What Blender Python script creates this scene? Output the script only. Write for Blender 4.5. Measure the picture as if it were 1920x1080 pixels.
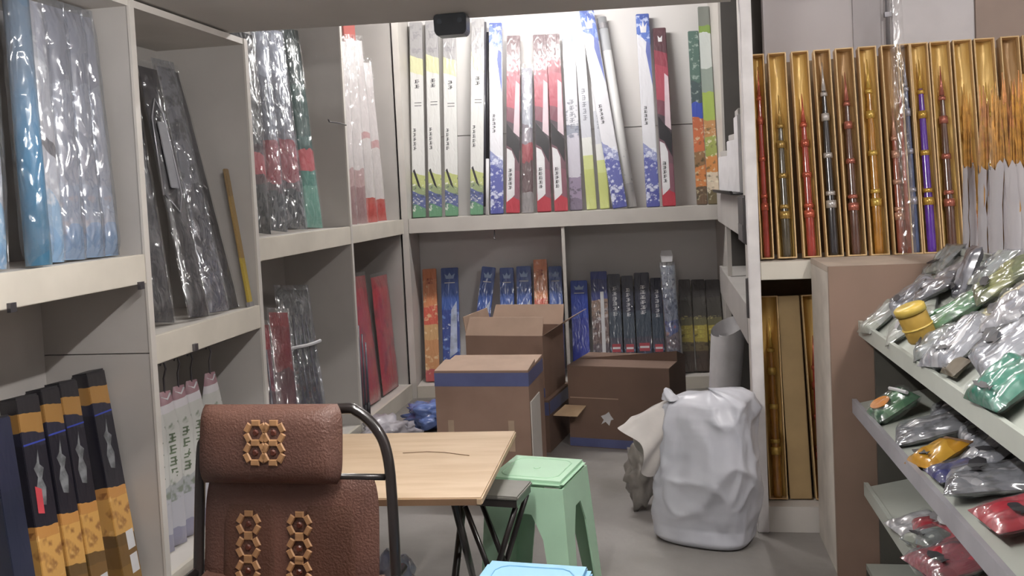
import bpy, bmesh, math, random
from mathutils import Vector, Matrix, noise
random.seed(7)
for o in list(bpy.data.objects): bpy.data.objects.remove(o)
SC = bpy.context.scene; COL = SC.collection
R = math.radians; PI = math.pi

# ------------------------------------------------------------------ camera
YAW, PITCH, ROLL, FPX, CY = R(9.574), R(-2.634), R(2.748), 1700.0, 438.16
fw = Vector((-math.sin(YAW)*math.cos(PITCH), math.cos(YAW)*math.cos(PITCH), math.sin(PITCH)))
rt = Vector((math.cos(YAW), math.sin(YAW), 0)); up = rt.cross(fw)
r2 = rt*math.cos(ROLL) - up*math.sin(ROLL); u2 = up*math.cos(ROLL) + rt*math.sin(ROLL)
cd = bpy.data.cameras.new('camera'); co = bpy.data.objects.new('camera', cd); COL.objects.link(co)
co.matrix_world = Matrix(((r2.x, u2.x, -fw.x, 0), (r2.y, u2.y, -fw.y, 0), (r2.z, u2.z, -fw.z, 1.4), (0, 0, 0, 1)))
cd.sensor_width = 36; cd.lens = FPX*36/1920; cd.shift_y = (CY-540)/1920; cd.clip_start = .05
SC.camera = co
# ------------------------------------------------------------------ world, exposure
w = bpy.data.worlds.new('room_air'); SC.world = w; w.use_nodes = True
w.node_tree.nodes['Background'].inputs[0].default_value = (.8, .82, .85, 1)
w.node_tree.nodes['Background'].inputs[1].default_value = .25
vs = SC.view_settings; vs.view_transform = 'Standard'; vs.look = 'None'; vs.gamma = 1; vs.use_curve_mapping = False
vs.exposure = 0.0
LAMP_ALCOVE, LAMP_LOFT, LAMP_ADDED = 68.0, 50.0, 66.0

# ------------------------------------------------------------------ materials
def lin(h):
    if not isinstance(h, str): return tuple(h)+(1,) if len(h) == 3 else tuple(h)
    v = [int(h[i:i+2], 16)/255 for i in (0, 2, 4)]
    return tuple(x/12.92 if x <= .04045 else ((x+.055)/1.055)**2.4 for x in v)+(1,)
MATS = {}
def nodes(name):
    m = bpy.data.materials.new(name); m.use_nodes = True
    nt = m.node_tree; b = nt.nodes['Principled BSDF']
    return m, nt, b
def mat(name, col, rough=.6, metal=0, var=.08, scale=8, bump=.0, bscale=60, coat=0, spec=.5, stretch=None, col2=None, em=0):
    if name in MATS: return MATS[name]
    m, nt, b = nodes(name); N = nt.nodes; L = nt.links
    tc = N.new('ShaderNodeTexCoord'); src = tc.outputs['Object']
    if stretch:
        mp = N.new('ShaderNodeMapping'); mp.inputs['Scale'].default_value = stretch; L.new(src, mp.inputs[0]); src = mp.outputs[0]
    nz = N.new('ShaderNodeTexNoise'); nz.inputs['Scale'].default_value = scale; nz.inputs['Detail'].default_value = 4
    L.new(src, nz.inputs['Vector'])
    mx = N.new('ShaderNodeMix'); mx.data_type = 'RGBA'
    c = lin(col); c2 = lin(col2) if col2 else tuple(x*(1-var*2.2) for x in c[:3])+(1,)
    mx.inputs[6].default_value = c; mx.inputs[7].default_value = c2
    rp = N.new('ShaderNodeMapRange'); rp.inputs[1].default_value = .38; rp.inputs[2].default_value = .66
    L.new(nz.outputs[0], rp.inputs[0]); L.new(rp.outputs[0], mx.inputs[0]); L.new(mx.outputs[2], b.inputs['Base Color'])
    b.inputs['Roughness'].default_value = rough; b.inputs['Metallic'].default_value = metal
    b.inputs['Coat Weight'].default_value = coat; b.inputs['Specular IOR Level'].default_value = spec
    if bump:
        n2 = N.new('ShaderNodeTexNoise'); n2.inputs['Scale'].default_value = bscale; n2.inputs['Detail'].default_value = 3
        L.new(src, n2.inputs['Vector']); bp = N.new('ShaderNodeBump'); bp.inputs['Strength'].default_value = bump; bp.inputs['Distance'].default_value = .01
        L.new(n2.outputs[0], bp.inputs['Height']); L.new(bp.outputs[0], b.inputs['Normal'])
    if em:
        b.inputs['Emission Color'].default_value = c; b.inputs['Emission Strength'].default_value = em
    MATS[name] = m; return m
def art(name, bands, diag=0, wob=0, speck=None, rough=.4, coat=.6, crinkle=.25, cs=45, metal=0, smooth=False):
    """printed package: colour bands along the UV height, optional blotchy print, crinkled clear film as a coat"""
    if name in MATS: return MATS[name]
    m, nt, b = nodes(name); N = nt.nodes; L = nt.links
    tc = N.new('ShaderNodeTexCoord'); sp = N.new('ShaderNodeSeparateXYZ'); L.new(tc.outputs['UV'], sp.inputs[0])
    nz = N.new('ShaderNodeTexNoise'); nz.inputs['Scale'].default_value = 14; L.new(tc.outputs['Object'], nz.inputs['Vector'])
    def math_(op, a, bb):
        n = N.new('ShaderNodeMath'); n.operation = op
        for i, s in enumerate((a, bb)):
            if isinstance(s, (int, float)): n.inputs[i].default_value = s
            else: L.new(s, n.inputs[i])
        return n.outputs[0]
    v = math_('ADD', sp.outputs[1], math_('MULTIPLY', math_('SUBTRACT', sp.outputs[0], .5), diag))
    v = math_('ADD', v, math_('MULTIPLY', math_('SUBTRACT', nz.outputs[0], .5), wob))
    cr = N.new('ShaderNodeValToRGB'); cr.color_ramp.interpolation = 'LINEAR' if smooth else 'CONSTANT'
    e = cr.color_ramp.elements
    while len(e) > 1: e.remove(e[-1])
    e[0].position = bands[0][0]; e[0].color = lin(bands[0][1])
    for p, c in bands[1:]:
        k = e.new(p); k.color = lin(c)
    L.new(v, cr.inputs[0]); out = cr.outputs[0]
    for s in (speck or []):
        c, sc, th, v0, v1 = s
        n2 = N.new('ShaderNodeTexNoise'); n2.inputs['Scale'].default_value = sc; n2.inputs['Detail'].default_value = 2
        L.new(tc.outputs['Object'], n2.inputs['Vector'])
        mr = N.new('ShaderNodeMapRange'); mr.inputs[1].default_value = th-.05; mr.inputs[2].default_value = th+.07; mr.inputs[4].default_value = .75; L.new(n2.outputs[0], mr.inputs[0]); g = mr.outputs[0]
        g = math_('MULTIPLY', g, math_('MULTIPLY', math_('GREATER_THAN', sp.outputs[1], v0), math_('LESS_THAN', sp.outputs[1], v1)))
        mx = N.new('ShaderNodeMix'); mx.data_type = 'RGBA'; L.new(g, mx.inputs[0]); L.new(out, mx.inputs[6]); mx.inputs[7].default_value = lin(c); out = mx.outputs[2]
    L.new(out, b.inputs['Base Color']); b.inputs['Roughness'].default_value = rough; b.inputs['Metallic'].default_value = metal
    b.inputs['Coat Weight'].default_value = coat; b.inputs['Coat Roughness'].default_value = .12
    if crinkle:
        n3 = N.new('ShaderNodeTexNoise'); n3.inputs['Scale'].default_value = cs*.75; n3.inputs['Detail'].default_value = 1; n3.inputs['Distortion'].default_value = .8
        mp = N.new('ShaderNodeMapping'); mp.inputs['Scale'].default_value = (1, 1, .35); L.new(tc.outputs['Object'], mp.inputs[0]); L.new(mp.outputs[0], n3.inputs['Vector'])
        bp = N.new('ShaderNodeBump'); bp.inputs['Strength'].default_value = crinkle*.75; bp.inputs['Distance'].default_value = .02
        L.new(n3.outputs[0], bp.inputs['Height']); L.new(bp.outputs[0], b.inputs['Coat Normal']); L.new(bp.outputs[0], b.inputs['Normal'])
    MATS[name] = m; return m
def film(name, col='ffffff', haze=.12, gloss=.3, bump=.6, bs=30):
    if name in MATS: return MATS[name]
    m = bpy.data.materials.new(name); m.use_nodes = True; nt = m.node_tree; N = nt.nodes; L = nt.links
    N.remove(N['Principled BSDF']); out = N['Material Output']
    tr = N.new('ShaderNodeBsdfTransparent'); gl = N.new('ShaderNodeBsdfGlossy'); gl.inputs['Roughness'].default_value = .13
    df = N.new('ShaderNodeBsdfDiffuse'); df.inputs[0].default_value = lin(col); tr.inputs[0].default_value = lin(col)
    a = N.new('ShaderNodeMixShader'); a.inputs[0].default_value = haze; L.new(tr.outputs[0], a.inputs[1]); L.new(df.outputs[0], a.inputs[2])
    b = N.new('ShaderNodeMixShader'); b.inputs[0].default_value = gloss; L.new(a.outputs[0], b.inputs[1]); L.new(gl.outputs[0], b.inputs[2])
    tc = N.new('ShaderNodeTexCoord'); nz = N.new('ShaderNodeTexNoise'); nz.inputs['Scale'].default_value = bs; nz.inputs['Detail'].default_value = 1
    nz.inputs['Distortion'].default_value = .6
    mp = N.new('ShaderNodeMapping'); mp.inputs['Scale'].default_value = (1, 1, .45); L.new(tc.outputs['Object'], mp.inputs[0]); L.new(mp.outputs[0], nz.inputs['Vector']); bp = N.new('ShaderNodeBump'); bp.inputs['Strength'].default_value = bump; bp.inputs['Distance'].default_value = .03
    L.new(nz.outputs[0], bp.inputs['Height']); L.new(bp.outputs[0], gl.inputs['Normal'])
    L.new(b.outputs[0], out.inputs[0]); MATS[name] = m; return m

WHITE = mat('white_board', 'cfcac4', .55, var=.05, scale=3)
BOARD = mat('grey_white_board', 'b9b5b1', .6, var=.05, scale=2.5)
FILM = film('clear_film', haze=.03, gloss=.11, bump=.8, bs=26)
FILM2 = film('silvery_film', 'eef0f4', haze=.08, gloss=.22, bump=1.0, bs=24)
INK = mat('black_ink', '2b2a2e', .5); INKW = mat('white_ink', 'd9d9dc', .5)

# ------------------------------------------------------------------ mesh helpers
class MB:
    def __init__(s): s.v = []; s.f = []; s.uv = {}
    def box(s, x0, x1, y0, y1, z0, z1):
        i = len(s.v); s.v += [(x, y, z) for z in (z0, z1) for y in (y0, y1) for x in (x0, x1)]
        s.f += [tuple(i+k for k in q) for q in ((0, 2, 3, 1), (4, 5, 7, 6), (0, 1, 5, 4), (2, 6, 7, 3), (0, 4, 6, 2), (1, 3, 7, 5))]; return s
    def hexa(s, p):   # eight points: bottom four (ccw), top four
        i = len(s.v); s.v += [tuple(q) for q in p]
        s.f += [tuple(i+k for k in q) for q in ((3, 2, 1, 0), (4, 5, 6, 7), (0, 1, 5, 4), (1, 2, 6, 5), (2, 3, 7, 6), (3, 0, 4, 7))]; return s
    def prism(s, poly, y0, y1):      # polygon in XZ given ccw seen from -Y, extruded along Y
        n = len(poly); i = len(s.v)
        s.v += [(x, y0, z) for x, z in poly] + [(x, y1, z) for x, z in poly]
        s.f.append(tuple(range(i, i+n))); s.f.append(tuple(range(i+2*n-1, i+n-1, -1)))
        for k in range(n):
            k2 = (k+1) % n; s.f.append((i+k2, i+k, i+n+k, i+n+k2))
        return s
    def tube(s, pts, r, n=8, caps=True):
        pts = [Vector(p) for p in pts]; rs = r if isinstance(r, (list, tuple)) else [r]*len(pts)
        ref = None; i0 = len(s.v)
        for k, p in enumerate(pts):
            d = (pts[min(k+1, len(pts)-1)]-pts[max(k-1, 0)]).normalized()
            if ref is None: ref = d.orthogonal().normalized()
            ref = (ref - d*ref.dot(d)).normalized(); b = d.cross(ref)
            for j in range(n):
                a = 2*PI*j/n; s.v.append(tuple(p+(ref*math.cos(a)+b*math.sin(a))*rs[k]))
        for k in range(len(pts)-1):
            for j in range(n):
                a = i0+k*n+j; b2 = i0+k*n+(j+1) % n; s.f.append((a, b2, b2+n, a+n))
        if caps:
            s.f.append(tuple(range(i0+n-1, i0-1, -1))); e = i0+(len(pts)-1)*n; s.f.append(tuple(range(e, e+n)))
        return s
    def lathe(s, prof, n=16, o=(0, 0, 0)):
        return s.tube([(o[0], o[1], o[2]+z) for _, z in prof], [max(r, .0004) for r, _ in prof], n)
    def grid(s, nx, ny, fn, flip=False):
        i = len(s.v)
        for b in range(ny+1):
            for a in range(nx+1): s.v.append(tuple(fn(a/nx, b/ny)))
        for b in range(ny):
            for a in range(nx):
                q = (i+b*(nx+1)+a, i+b*(nx+1)+a+1, i+(b+1)*(nx+1)+a+1, i+(b+1)*(nx+1)+a)
                s.f.append(q[::-1] if flip else q)
        return s
    def mesh(s, name, m, uvbox=None, smooth=False, bevel=0):
        me = bpy.data.meshes.new(name); me.from_pydata(s.v, [], s.f); me.update()
        if uvbox:
            x0, x1, z0, z1 = uvbox; ul = me.uv_layers.new(name='UVMap')
            for lp in me.loops:
                c = me.vertices[lp.vertex_index].co
                ul.data[lp.index].uv = ((c.x-x0)/(x1-x0), (c.z-z0)/(z1-z0))
        me.materials.append(m)
        if smooth:
            for p in me.polygons: p.use_smooth = True
        if bevel:
            bm = bmesh.new(); bm.from_mesh(me); bmesh.ops.bevel(bm, geom=bm.edges[:], offset=bevel, segments=2, affect='EDGES'); bm.to_mesh(me); bm.free()
        return me
    def obj(s, name, m, parent=None, **k):
        return link(name, s.mesh(name, m, **k), parent)
def link(name, me, parent=None):
    o = bpy.data.objects.new(name, me); COL.objects.link(o)
    if parent: o.parent = parent
    return o
def tag(o, label, cat, group=None):
    o['label'] = label; o['category'] = cat
    if group: o['group'] = group
    return o
def thing(name, label, cat, loc=(0, 0, 0), rz=0, group=None):
    o = bpy.data.objects.new(name, None); COL.objects.link(o); o.location = loc; o.rotation_euler = (0, 0, rz); o.empty_display_size = .1
    return tag(o, label, cat, group)
def struct(o): o['kind'] = 'structure'; return o
def box(name, m, parent, x0, x1, y0, y1, z0, z1, bevel=0): return MB().box(x0, x1, y0, y1, z0, z1).obj(name, m, parent, bevel=bevel)

# bays: origin on the front plane, along, inward
PH = R(6.145)
BAY = {'E': (Vector((-1.77, 6.05, 0)), Vector((math.cos(PH), math.sin(PH), 0)), Vector((-math.sin(PH), math.cos(PH), 0))),
       'L': (Vector((-1.77, 0, 0)), Vector((0, 1, 0)), Vector((-1, 0, 0))),
       'G': (Vector((0, 3.66, 0)), Vector((1, 0, 0)), Vector((0, 1, 0)))}
def bp(bay, u, d, z):
    o, t, n = BAY[bay]; return o+t*u+n*d+Vector((0, 0, z))
def bay_frame(bay):
    o, t, n = BAY[bay]
    return Matrix(((t.x, n.x, 0, o.x), (t.y, n.y, 0, o.y), (0, 0, 1, 0), (0, 0, 0, 1)))

# ------------------------------------------------------------------ room shell
FLOOR = mat('worn_concrete', '8f8b88', .55, var=.1, scale=2.2, col2='77736f', bump=.15, bscale=25)
PAINT = mat('wall_paint', 'd2cccd', .8, var=.03, scale=2)
struct(box('floor', FLOOR, None, -2.3, 2.7, -1.7, 7.4, -.06, 0))
struct(box('wall_left', PAINT, None, -2.3, -2.2, -1.7, 7.4, 0, 2.95))
o = box('wall_back', PAINT, None, -.6, 2.35, .43, .53, 0, 2.95); o.matrix_world = bay_frame('E'); struct(o)
wr = box('wall_right', PAINT, None, .46, 2.6, 4.1, 4.2, 0, 2.95); struct(wr)
box('wall_panel', mat('pale_panel', 'e4e0e2', .7, var=.03), wr, .985, 1.305, 4.088, 4.1, 1.0, 2.95)
box('wall_panel', mat('greyer_panel', 'bfbabc', .7, var=.03), wr, .825, .935, 4.088, 4.1, 1.0, 2.95)
box('wall_panel', mat('brown_grey_panel', 'ad9b90', .7, var=.03), wr, 1.312, 2.6, 4.086, 4.1, 1.0, 2.95)
struct(box('wall_side', PAINT, None, 2.6, 2.7, -1.7, 4.2, 0, 2.95))
struct(box('wall_front', PAINT, None, -2.3, 2.7, -1.8, -1.7, 0, 2.95))
struct(box('wall_partition', PAINT, None, .86, .96, 4.2, 7.4, 0, 2.95))
struct(box('ceiling', mat('ceiling_paint', 'bcb9b6', .8), None, -2.3, 2.7, -1.8, 7.4, 2.95, 3.05))
LOFT = mat('loft_soffit', 'c6c2be', .75, var=.04, scale=1.5)
lo = MB().hexa([(-2.2, -1.7, 2.13), (.3, -1.7, 2.13), (.3, 3.83, 2.13), (-2.2, 3.6, 2.13), (-2.2, -1.7, 2.25), (.3, -1.7, 2.25), (.3, 3.83, 2.25), (-2.2, 3.6, 2.25)]).obj('ceiling_loft', LOFT); struct(lo)

# ------------------------------------------------------------------ lamps of the place, and an added one for the golden boxes
def batten(label, loc, rz, length, power):
    t = thing('fluorescent_batten', label, 'lamp', loc, rz)
    h = length/2
    box('housing', mat('lamp_housing', 'e4e4e2', .4), t, -h, h, -.03, .03, -.04, 0, bevel=.006)
    for s in (-1, 1): box('end_socket', mat('lamp_housing', 'e4e4e2', .4), t, s*(h-.012)-.012, s*(h-.012)+.012, -.016, .016, -.085, -.0405)
    m = bpy.data.materials.new('tube_glow'); m.use_nodes = True; b = m.node_tree.nodes['Principled BSDF']
    b.inputs['Emission Color'].default_value = (1, .97, .94, 1); b.inputs['Emission Strength'].default_value = power
    MB().tube([(-h+.03, 0, -.065), (h-.03, 0, -.065)], .014, 12).obj('glass_tube', m, t, smooth=True)
batten('white fluorescent batten on the ceiling of the alcove', (-.8, 5.25, 2.94), 0, 1.0, LAMP_ALCOVE*6)
batten('white fluorescent batten under the loft', (-.55, 1.75, 2.129), R(90), 1.2, LAMP_LOFT*5)
batten('added white fluorescent batten on the hall ceiling', (1.3, 1.6, 2.94), R(90), 1.2, LAMP_ADDED*6)  # unseen lamp, added to light the golden boxes from the right

# ------------------------------------------------------------------ shelving built along the left wall
EDGE = mat('cream_fascia', 'd6d0c4', .5, var=.05, scale=4)
ls = thing('wall_shelving', 'white built-in shelving with tall bays along the left wall', 'shelf', (-1.77, 3.9, 0))
def lsb(name, m, x0, x1, y0, y1, z0, z1, bevel=0):
    return box(name, m, ls, x0+1.77, x1+1.77, y0-3.9, y1-3.9, z0, z1, bevel)
XB, XF = -2.19, -1.77
ups = [(1.86, 2.12), (2.88, 2.12), (3.745, 2.12), (4.965, 2.75), (6.04, 2.75)]
for y, h in ups:
    if y == 2.88:
        lsb('upright', BOARD, XB, XF-.006, y-.012, y+.012, 0, .900); lsb('upright', BOARD, XB, XF-.006, y-.012, y+.012, .904, h)
    elif y == 6.04:
        lsb('upright', BOARD, XB, XF-.03, y-.012, y+.012, 0, h)
    else:
        lsb('upright', BOARD, XB, XF-.006, y-.012, y+.012, 0, h)
    if y != 6.04: lsb('edge_strip', WHITE, XF-.0055, XF+.004, y-.015, y+.015, 0, h)
bays = [(1.872, 2.868, 1.245), (2.892, 3.733, .955), (3.757, 4.953, 1.245), (4.977, 6.028, 1.245)]
for k, (y0, y1, z) in enumerate(bays):
    lsb('back_panel', BOARD, XB, XB+.008, y0, y1, .09, ups[k+1][1]-.02 if k < 2 else 2.7)
    lsb('shelf_board', WHITE, XB+.009, XF-.021, y0, y1, z-.025, z)
    lsb('fascia', EDGE, XF-.02, XF+.002, y0+.004, y1-.004, z-.098, z+.002, .002)
    lsb('bottom_board', WHITE, XB+.009, XF-.019, y0, y1, .08, .1)
    lsb('plinth', EDGE, XF-.018, XF, y0+.004, y1-.004, 0, .102)
    if k < 2: lsb('top_board', WHITE, XB, XF-.0, y0, y1, 2.095, 2.12)
GREY = mat('grey_steel', '77757a', .35, metal=.8)
for y, z in ((2.2, 1.15), (2.82, 1.142), (3.15, .872)):
    c = lsb('shelf_clip', GREY, XF+.0025, XF+.014, y-.012, y+.012, z-.012, z+.014)
hk = MB().tube([(.006, 4.965-3.9, 1.825), (.012, 4.85-3.9, 1.828), (.014, 4.68-3.9, 1.824), (.016, 4.66-3.9, 1.835)], .004, 6).obj('wire_hook', GREY, ls, smooth=True)

# ------------------------------------------------------------------ back wall shelving
bs = thing('wall_shelving', 'white built-in shelving across the back of the alcove', 'shelf'); bs.matrix_world = bay_frame('E')
def bsb(name, m, *a, bevel=0): return box(name, m, bs, *a, bevel)
BACKP = mat('bright_back_board', 'd8d5d3', .6, var=.03, scale=2)
bsb('back_panel', BACKP, .03, 2.2, .405, .42, 1.829, 2.75); bsb('back_panel', BACKP, .03, 2.2, .405, .42, 1.245, 1.823); bsb('back_panel', BACKP, .03, 2.2, .405, .42, .08, 1.2)
bsb('upright', WHITE, -.016, .028, -.012, .404, 0, 2.75); bsb('upright', WHITE, 2.19, 2.235, -.01, .404, 0, 2.75)
bsb('divider', WHITE, 1.078, 1.1, 0, .4, .081, 1.214)
bsb('shelf_board', WHITE, .03, 2.19, .012, .404, 1.215, 1.245); bsb('fascia', WHITE, .03, 2.188, -.008, .011, 1.147, 1.247, bevel=.002)
bsb('bottom_board', WHITE, .03, 2.19, 0, .404, .06, .08); bsb('plinth', EDGE, .03, 2.188, -.008, -.0005, 0, .082)
MB().tube([(.62, .012, 1.145), (.62, .012, 1.11), (.615, .0, 1.085), (.63, -.005, 1.08)], .004, 6).obj('wire_hook', GREY, bs, smooth=True)

# ------------------------------------------------------------------ narrow tower on the right of the alcove
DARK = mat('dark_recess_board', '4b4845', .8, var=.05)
tw = thing('side_shelving', 'narrow grey-white shelving tower with dark openings beside the sack', 'shelf', (.36, 5.1, 0))
def twb(name, m, x0, x1, y0, y1, z0, z1, bevel=0): return box(name, m, tw, x0-.36, x1-.36, y0-5.1, y1-5.1, z0, z1, bevel)
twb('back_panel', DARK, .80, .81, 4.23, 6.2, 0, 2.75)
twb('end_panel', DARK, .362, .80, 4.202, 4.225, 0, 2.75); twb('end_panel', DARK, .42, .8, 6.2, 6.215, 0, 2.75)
for z0, z1 in ((1.14, 1.335), (.66, .84)):
    twb('fascia', BOARD, .352, .372, 4.205, 6.2, z0, z1, .002); twb('shelf_board', BOARD, .373, .80, 4.226, 6.19, z1-.03, z1-.005)
twb('upright', WHITE, .36, .385, 5.5, 5.53, 0.842, 1.138); twb('upright', WHITE, .36, .385, 5.85, 5.88, 0, .658)
# white tubes standing on the black tray
tr_ = tag(MB().prism([(-.09, 0), (.09, 0), (.1, .018), (.088, .018), (.082, .006), (-.082, .006), (-.088, .018), (-.1, .018)], -.75, .75).obj('black_tray', mat('black_plastic', '1f1e20', .4)), 'long shallow black tray on top of the tower fascia', 'tray'); tr_.location = (.40, 5.05, 1.337)
PAPER = mat('white_paper', 'dddbdd', .6, var=.06, scale=9)
for k, (x, y, h, r, lb) in enumerate(((.385, 4.5, .37, .03, 'tall white boxed spool with a pin on the black tray'), (.39, 4.85, .27, .034, 'middle-height white box on the black tray'), (.38, 5.25, .2, .034, 'shortest white box on the black tray'))):
    t = thing('white_box', lb, 'box', (x, y, 1.3435), R(8*k))
    box('carton', PAPER, t, -r, r, -.11, .11, 0, h, .004); box('lid', BOARD, t, -r*.8, r*.8, -.09, .09, h+.0005, h+.03, .003)
    if k == 0: MB().tube([(0, 0, h+.03), (0, 0, h+.15)], [.006, .002], 6).obj('pin', GREY, t)

# ------------------------------------------------------------------ shelving with the golden boxes
gu = thing('box_shelving', 'white shelving unit holding the golden rod boxes', 'shelf', (.34, 3.66, 0))
def gub(name, m, x0, x1, y0, y1, z0, z1, bevel=0): return box(name, m, gu, x0-.34, x1-.34, y0-3.66, y1-3.66, z0, z1, bevel)
gub('upright', WHITE, .345, .362, 3.685, 4.085, 0, 2.85); gub('edge_strip', mat('bright_strip', 'e3dfdf', .5), .318, .363, 3.65, 3.684, 0, 2.85, .003)
gub('shelf_board', WHITE, .363, 1.7, 3.682, 4.08, 1.05, 1.075); gub('fascia', EDGE, .364, 1.7, 3.66, 3.681, 1.007, 1.077, .002)
gub('bottom_board', WHITE, .363, 1.7, 3.682, 4.08, .08, .1); gub('plinth', WHITE, .364, 1.7, 3.66, 3.681, 0, .103)
gub('upright', WHITE, 1.702, 1.72, 3.66, 4.08, 0, 2.0)
gub('back_panel', mat('tan_backing', '9a8164', .7), .363, 1.7, 4.071, 4.08, .1, 1.9)
wb = thing('wall_switch_box', 'dark grey switch box fixed to the tower side', 'switch', (.345, 3.9, 1.24))
box('housing', mat('dark_grey_plastic', '4d4a4b', .5), wb, -.03, -.001, -.13, .13, -.1, .1, .008); box('cover_strip', mat('mid_grey_plastic', '6e6b6c', .5), wb, -.034, -.0305, -.1, .1, -.09, -.02, .001)
hd = thing('door_handle_bar', 'slim dark bar handle below the switch box', 'handle', (.345, 3.8, .92))
MB().tube([(-.001, 0, -.08), (-.02, 0, -.08), (-.02, 0, .08), (-.001, 0, .08)], .008, 8).obj('grip', mat('dark_grey_plastic', '4d4a4b', .5), hd); box('base_plate', mat('mid_grey_plastic', '6e6b6c', .5), hd, -.004, -.0005, -.022, .022, -.1, .1)
bt = thing('spray_bottle', 'small white bottle on the tower shelf edge', 'bottle', (.42, 4.4, .836))
MB().lathe([(.03, 0), (.032, .01), (.032, .11), (.012, .14), (.012, .155)], 14).obj('bottle_body', PAPER, bt, smooth=True); MB().lathe([(.015, .1555), (.015, .185), (.006, .19)], 10).obj('cap', WHITE, bt)

# brown-fronted cabinet standing before the golden boxes
BROWN = mat('brown_hardboard', '8a7264', .65, var=.07, scale=1.6, col2='756354')
bc = thing('low_cabinet', 'low cabinet with a bare brown front board before the golden boxes', 'cabinet', (.55, 3.25, 0))
bcb = lambda n, m, *a: box(n, m, bc, *a)
bcb('front_board', BROWN, 0, 1.15, 0, .018, 0, 1.09); bcb('side_panel', mat('beige_side', 'd2c9bf', .6), 0.002, .022, .019, .39, 0, 1.068); bcb('side_panel', BOARD, 1.13, 1.15, .019, .39, 0, 1.068)
bcb('top_board', mat('pale_top', 'bfb0a2', .6), 0.002, 1.15, .019, .395, 1.069, 1.09); bcb('back_panel', BOARD, .024, 1.128, .38, .39, 0, 1.067)

# ------------------------------------------------------------------ packages that lean in the shelves
def lean(o, bay, ub, db, zb, ut, dt, zt, w, t, yaw=0):
    b = bp(bay, ub, db, zb); e = bp(bay, ut, dt, zt); z = e-b; L = z.length; z.normalize()
    _, tv, nv = BAY[bay]
    x = (tv*math.cos(yaw) - nv*math.sin(yaw)); x = (x - z*x.dot(z)).normalized(); y = z.cross(x)
    b = b + Vector((0, 0, 1))*(abs(y.z)*t/2 + abs(x.z)*w/2 + .0015)
    o.matrix_world = Matrix(((x.x, y.x, z.x, b.x), (x.y, y.y, z.y, b.y), (x.z, y.z, z.z, b.z), (0, 0, 0, 1)))
    return L-.003
def slab(w, h, t, m, name, parent, bevel=.0025, z0=0):
    return MB().box(-w/2, w/2, -t/2, t/2, z0, z0+h).obj(name, m, parent, uvbox=(-w/2, w/2, z0, z0+h), bevel=bevel)
def bagmesh(w, h, t, seed, m, name, nx=10, nz=26, cr=.006, neck=None, sc=22, foot=.06):
    rnd = random.Random(seed); so = rnd.uniform(0, 90)
    def prof(a, v):
        e = min(1, v/foot)**.5 * min(1, (1-v)/.12)**.6
        return t/2*max(0, 1-a*a)**.5*e
    def wid(v):
        k = 1+.05*noise.noise(Vector((v*6, so, 0)))
        if neck: k *= 1-neck*max(0, (v-.75)/.25)
        return w/2*k
    def side(s):
        def fn(p, v):
            a = p*2-1; x = a*wid(v); z = v*h
            c = noise.noise(Vector((x*sc, s*9.7+so, z*sc*.6)))*cr*(1-a*a)*min(1, v*12)*min(1, (1-v)*14)
            return (x, s*(prof(a, v)+.0004)+c, z)
        return fn
    mb = MB().grid(nx, nz, side(-1)).grid(nx, nz, side(1), True)
    return mb.mesh(name, m, uvbox=(-w/2, w/2, 0, h), smooth=True)
def lettering(parent, x0, x1, z0, z1, n, y, m, seed=1, stack=True, name='lettering'):
    """a column of small illegible print strokes"""
    rnd = random.Random(seed); mb = MB(); dz = (z1-z0)/n
    for k in range(n):
        a = z0+k*dz; W = x1-x0
        mb.box(x0, x1-W*rnd.uniform(0, .4), y-.0008, y, a+dz*.06, a+dz*.18)
        mb.box(x0+W*rnd.uniform(0, .3), x1, y-.0008, y, a+dz*.34, a+dz*.46); mb.box(x0+W*.1, x1-W*.1, y-.0008, y, a+dz*.66, a+dz*.78)
        q = x0+W*rnd.uniform(.1, .7); mb.box(q, q+W*.2, y-.0008, y, a+dz*.19, a+dz*.65)
    o = mb.obj(name, m, parent); o['kind'] = 'stuff'; return o
def poly(parent, pts, y, m, name): return MB().prism(pts, y-.0009, y).obj(name, m, parent)

A_W = art('white_green_print', [(0, '5f8a6c'), (.055, '565f8c'), (.12, '8d9a74'), (.16, 'b4bb7c'), (.215, 'cfcfcd'), (.73, 'cdcda6'), (.815, 'a09e9f')], diag=.025, wob=.02, speck=[('3d4a5c', 38, .62, .04, .2), ('e6e6e0', 50, .62, .03, .2), ('8a898c', 30, .6, .82, .99)])
A_B = art('blue_white_print', [(0, '4a5092'), (.1, '5c62a0'), (.25, '8e94bc'), (.3, 'd6d6dc'), (.86, '5a72b8'), (.96, '44589c')], diag=.06, wob=.04, speck=[('dfe3f0', 42, .56, .02, .3), ('c9d2ea', 34, .6, .86, .99)])
A_R = art('red_maroon_print', [(0, 'a33844'), (.085, '7c5560'), (.24, '6c5159'), (.36, '4a4047'), (.5, '724652'), (.58, 'a04c5a'), (.78, '8a4450'), (.86, '5b4046')], diag=.03, wob=.02, coat=.25)
A_S = art('silver_lilac_print', [(0, '6d6275'), (.06, '8d8096'), (.18, 'c2bfca'), (.42, '9498a6'), (.47, 'd4d4da'), (.85, 'aab6cc')], wob=.05, speck=[('4b4350', 40, .6, .02, .2), ('6a6f80', 30, .6, .4, .6)])
A_Y = art('white_lime_print', [(0, 'b9c078'), (.2, 'c4cb8c'), (.27, 'd9dad6'), (.36, 'c6c8d0'), (.55, 'dcdcdf')], wob=.01)
A_T = art('white_tube_print', [(0, 'c8c8ca'), (.12, 'dedede'), (.82, 'b4b6ba'), (.95, '9c9ea2')], speck=[('9aa0a8', 30, .66, .02, .3)], crinkle=.05)
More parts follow.
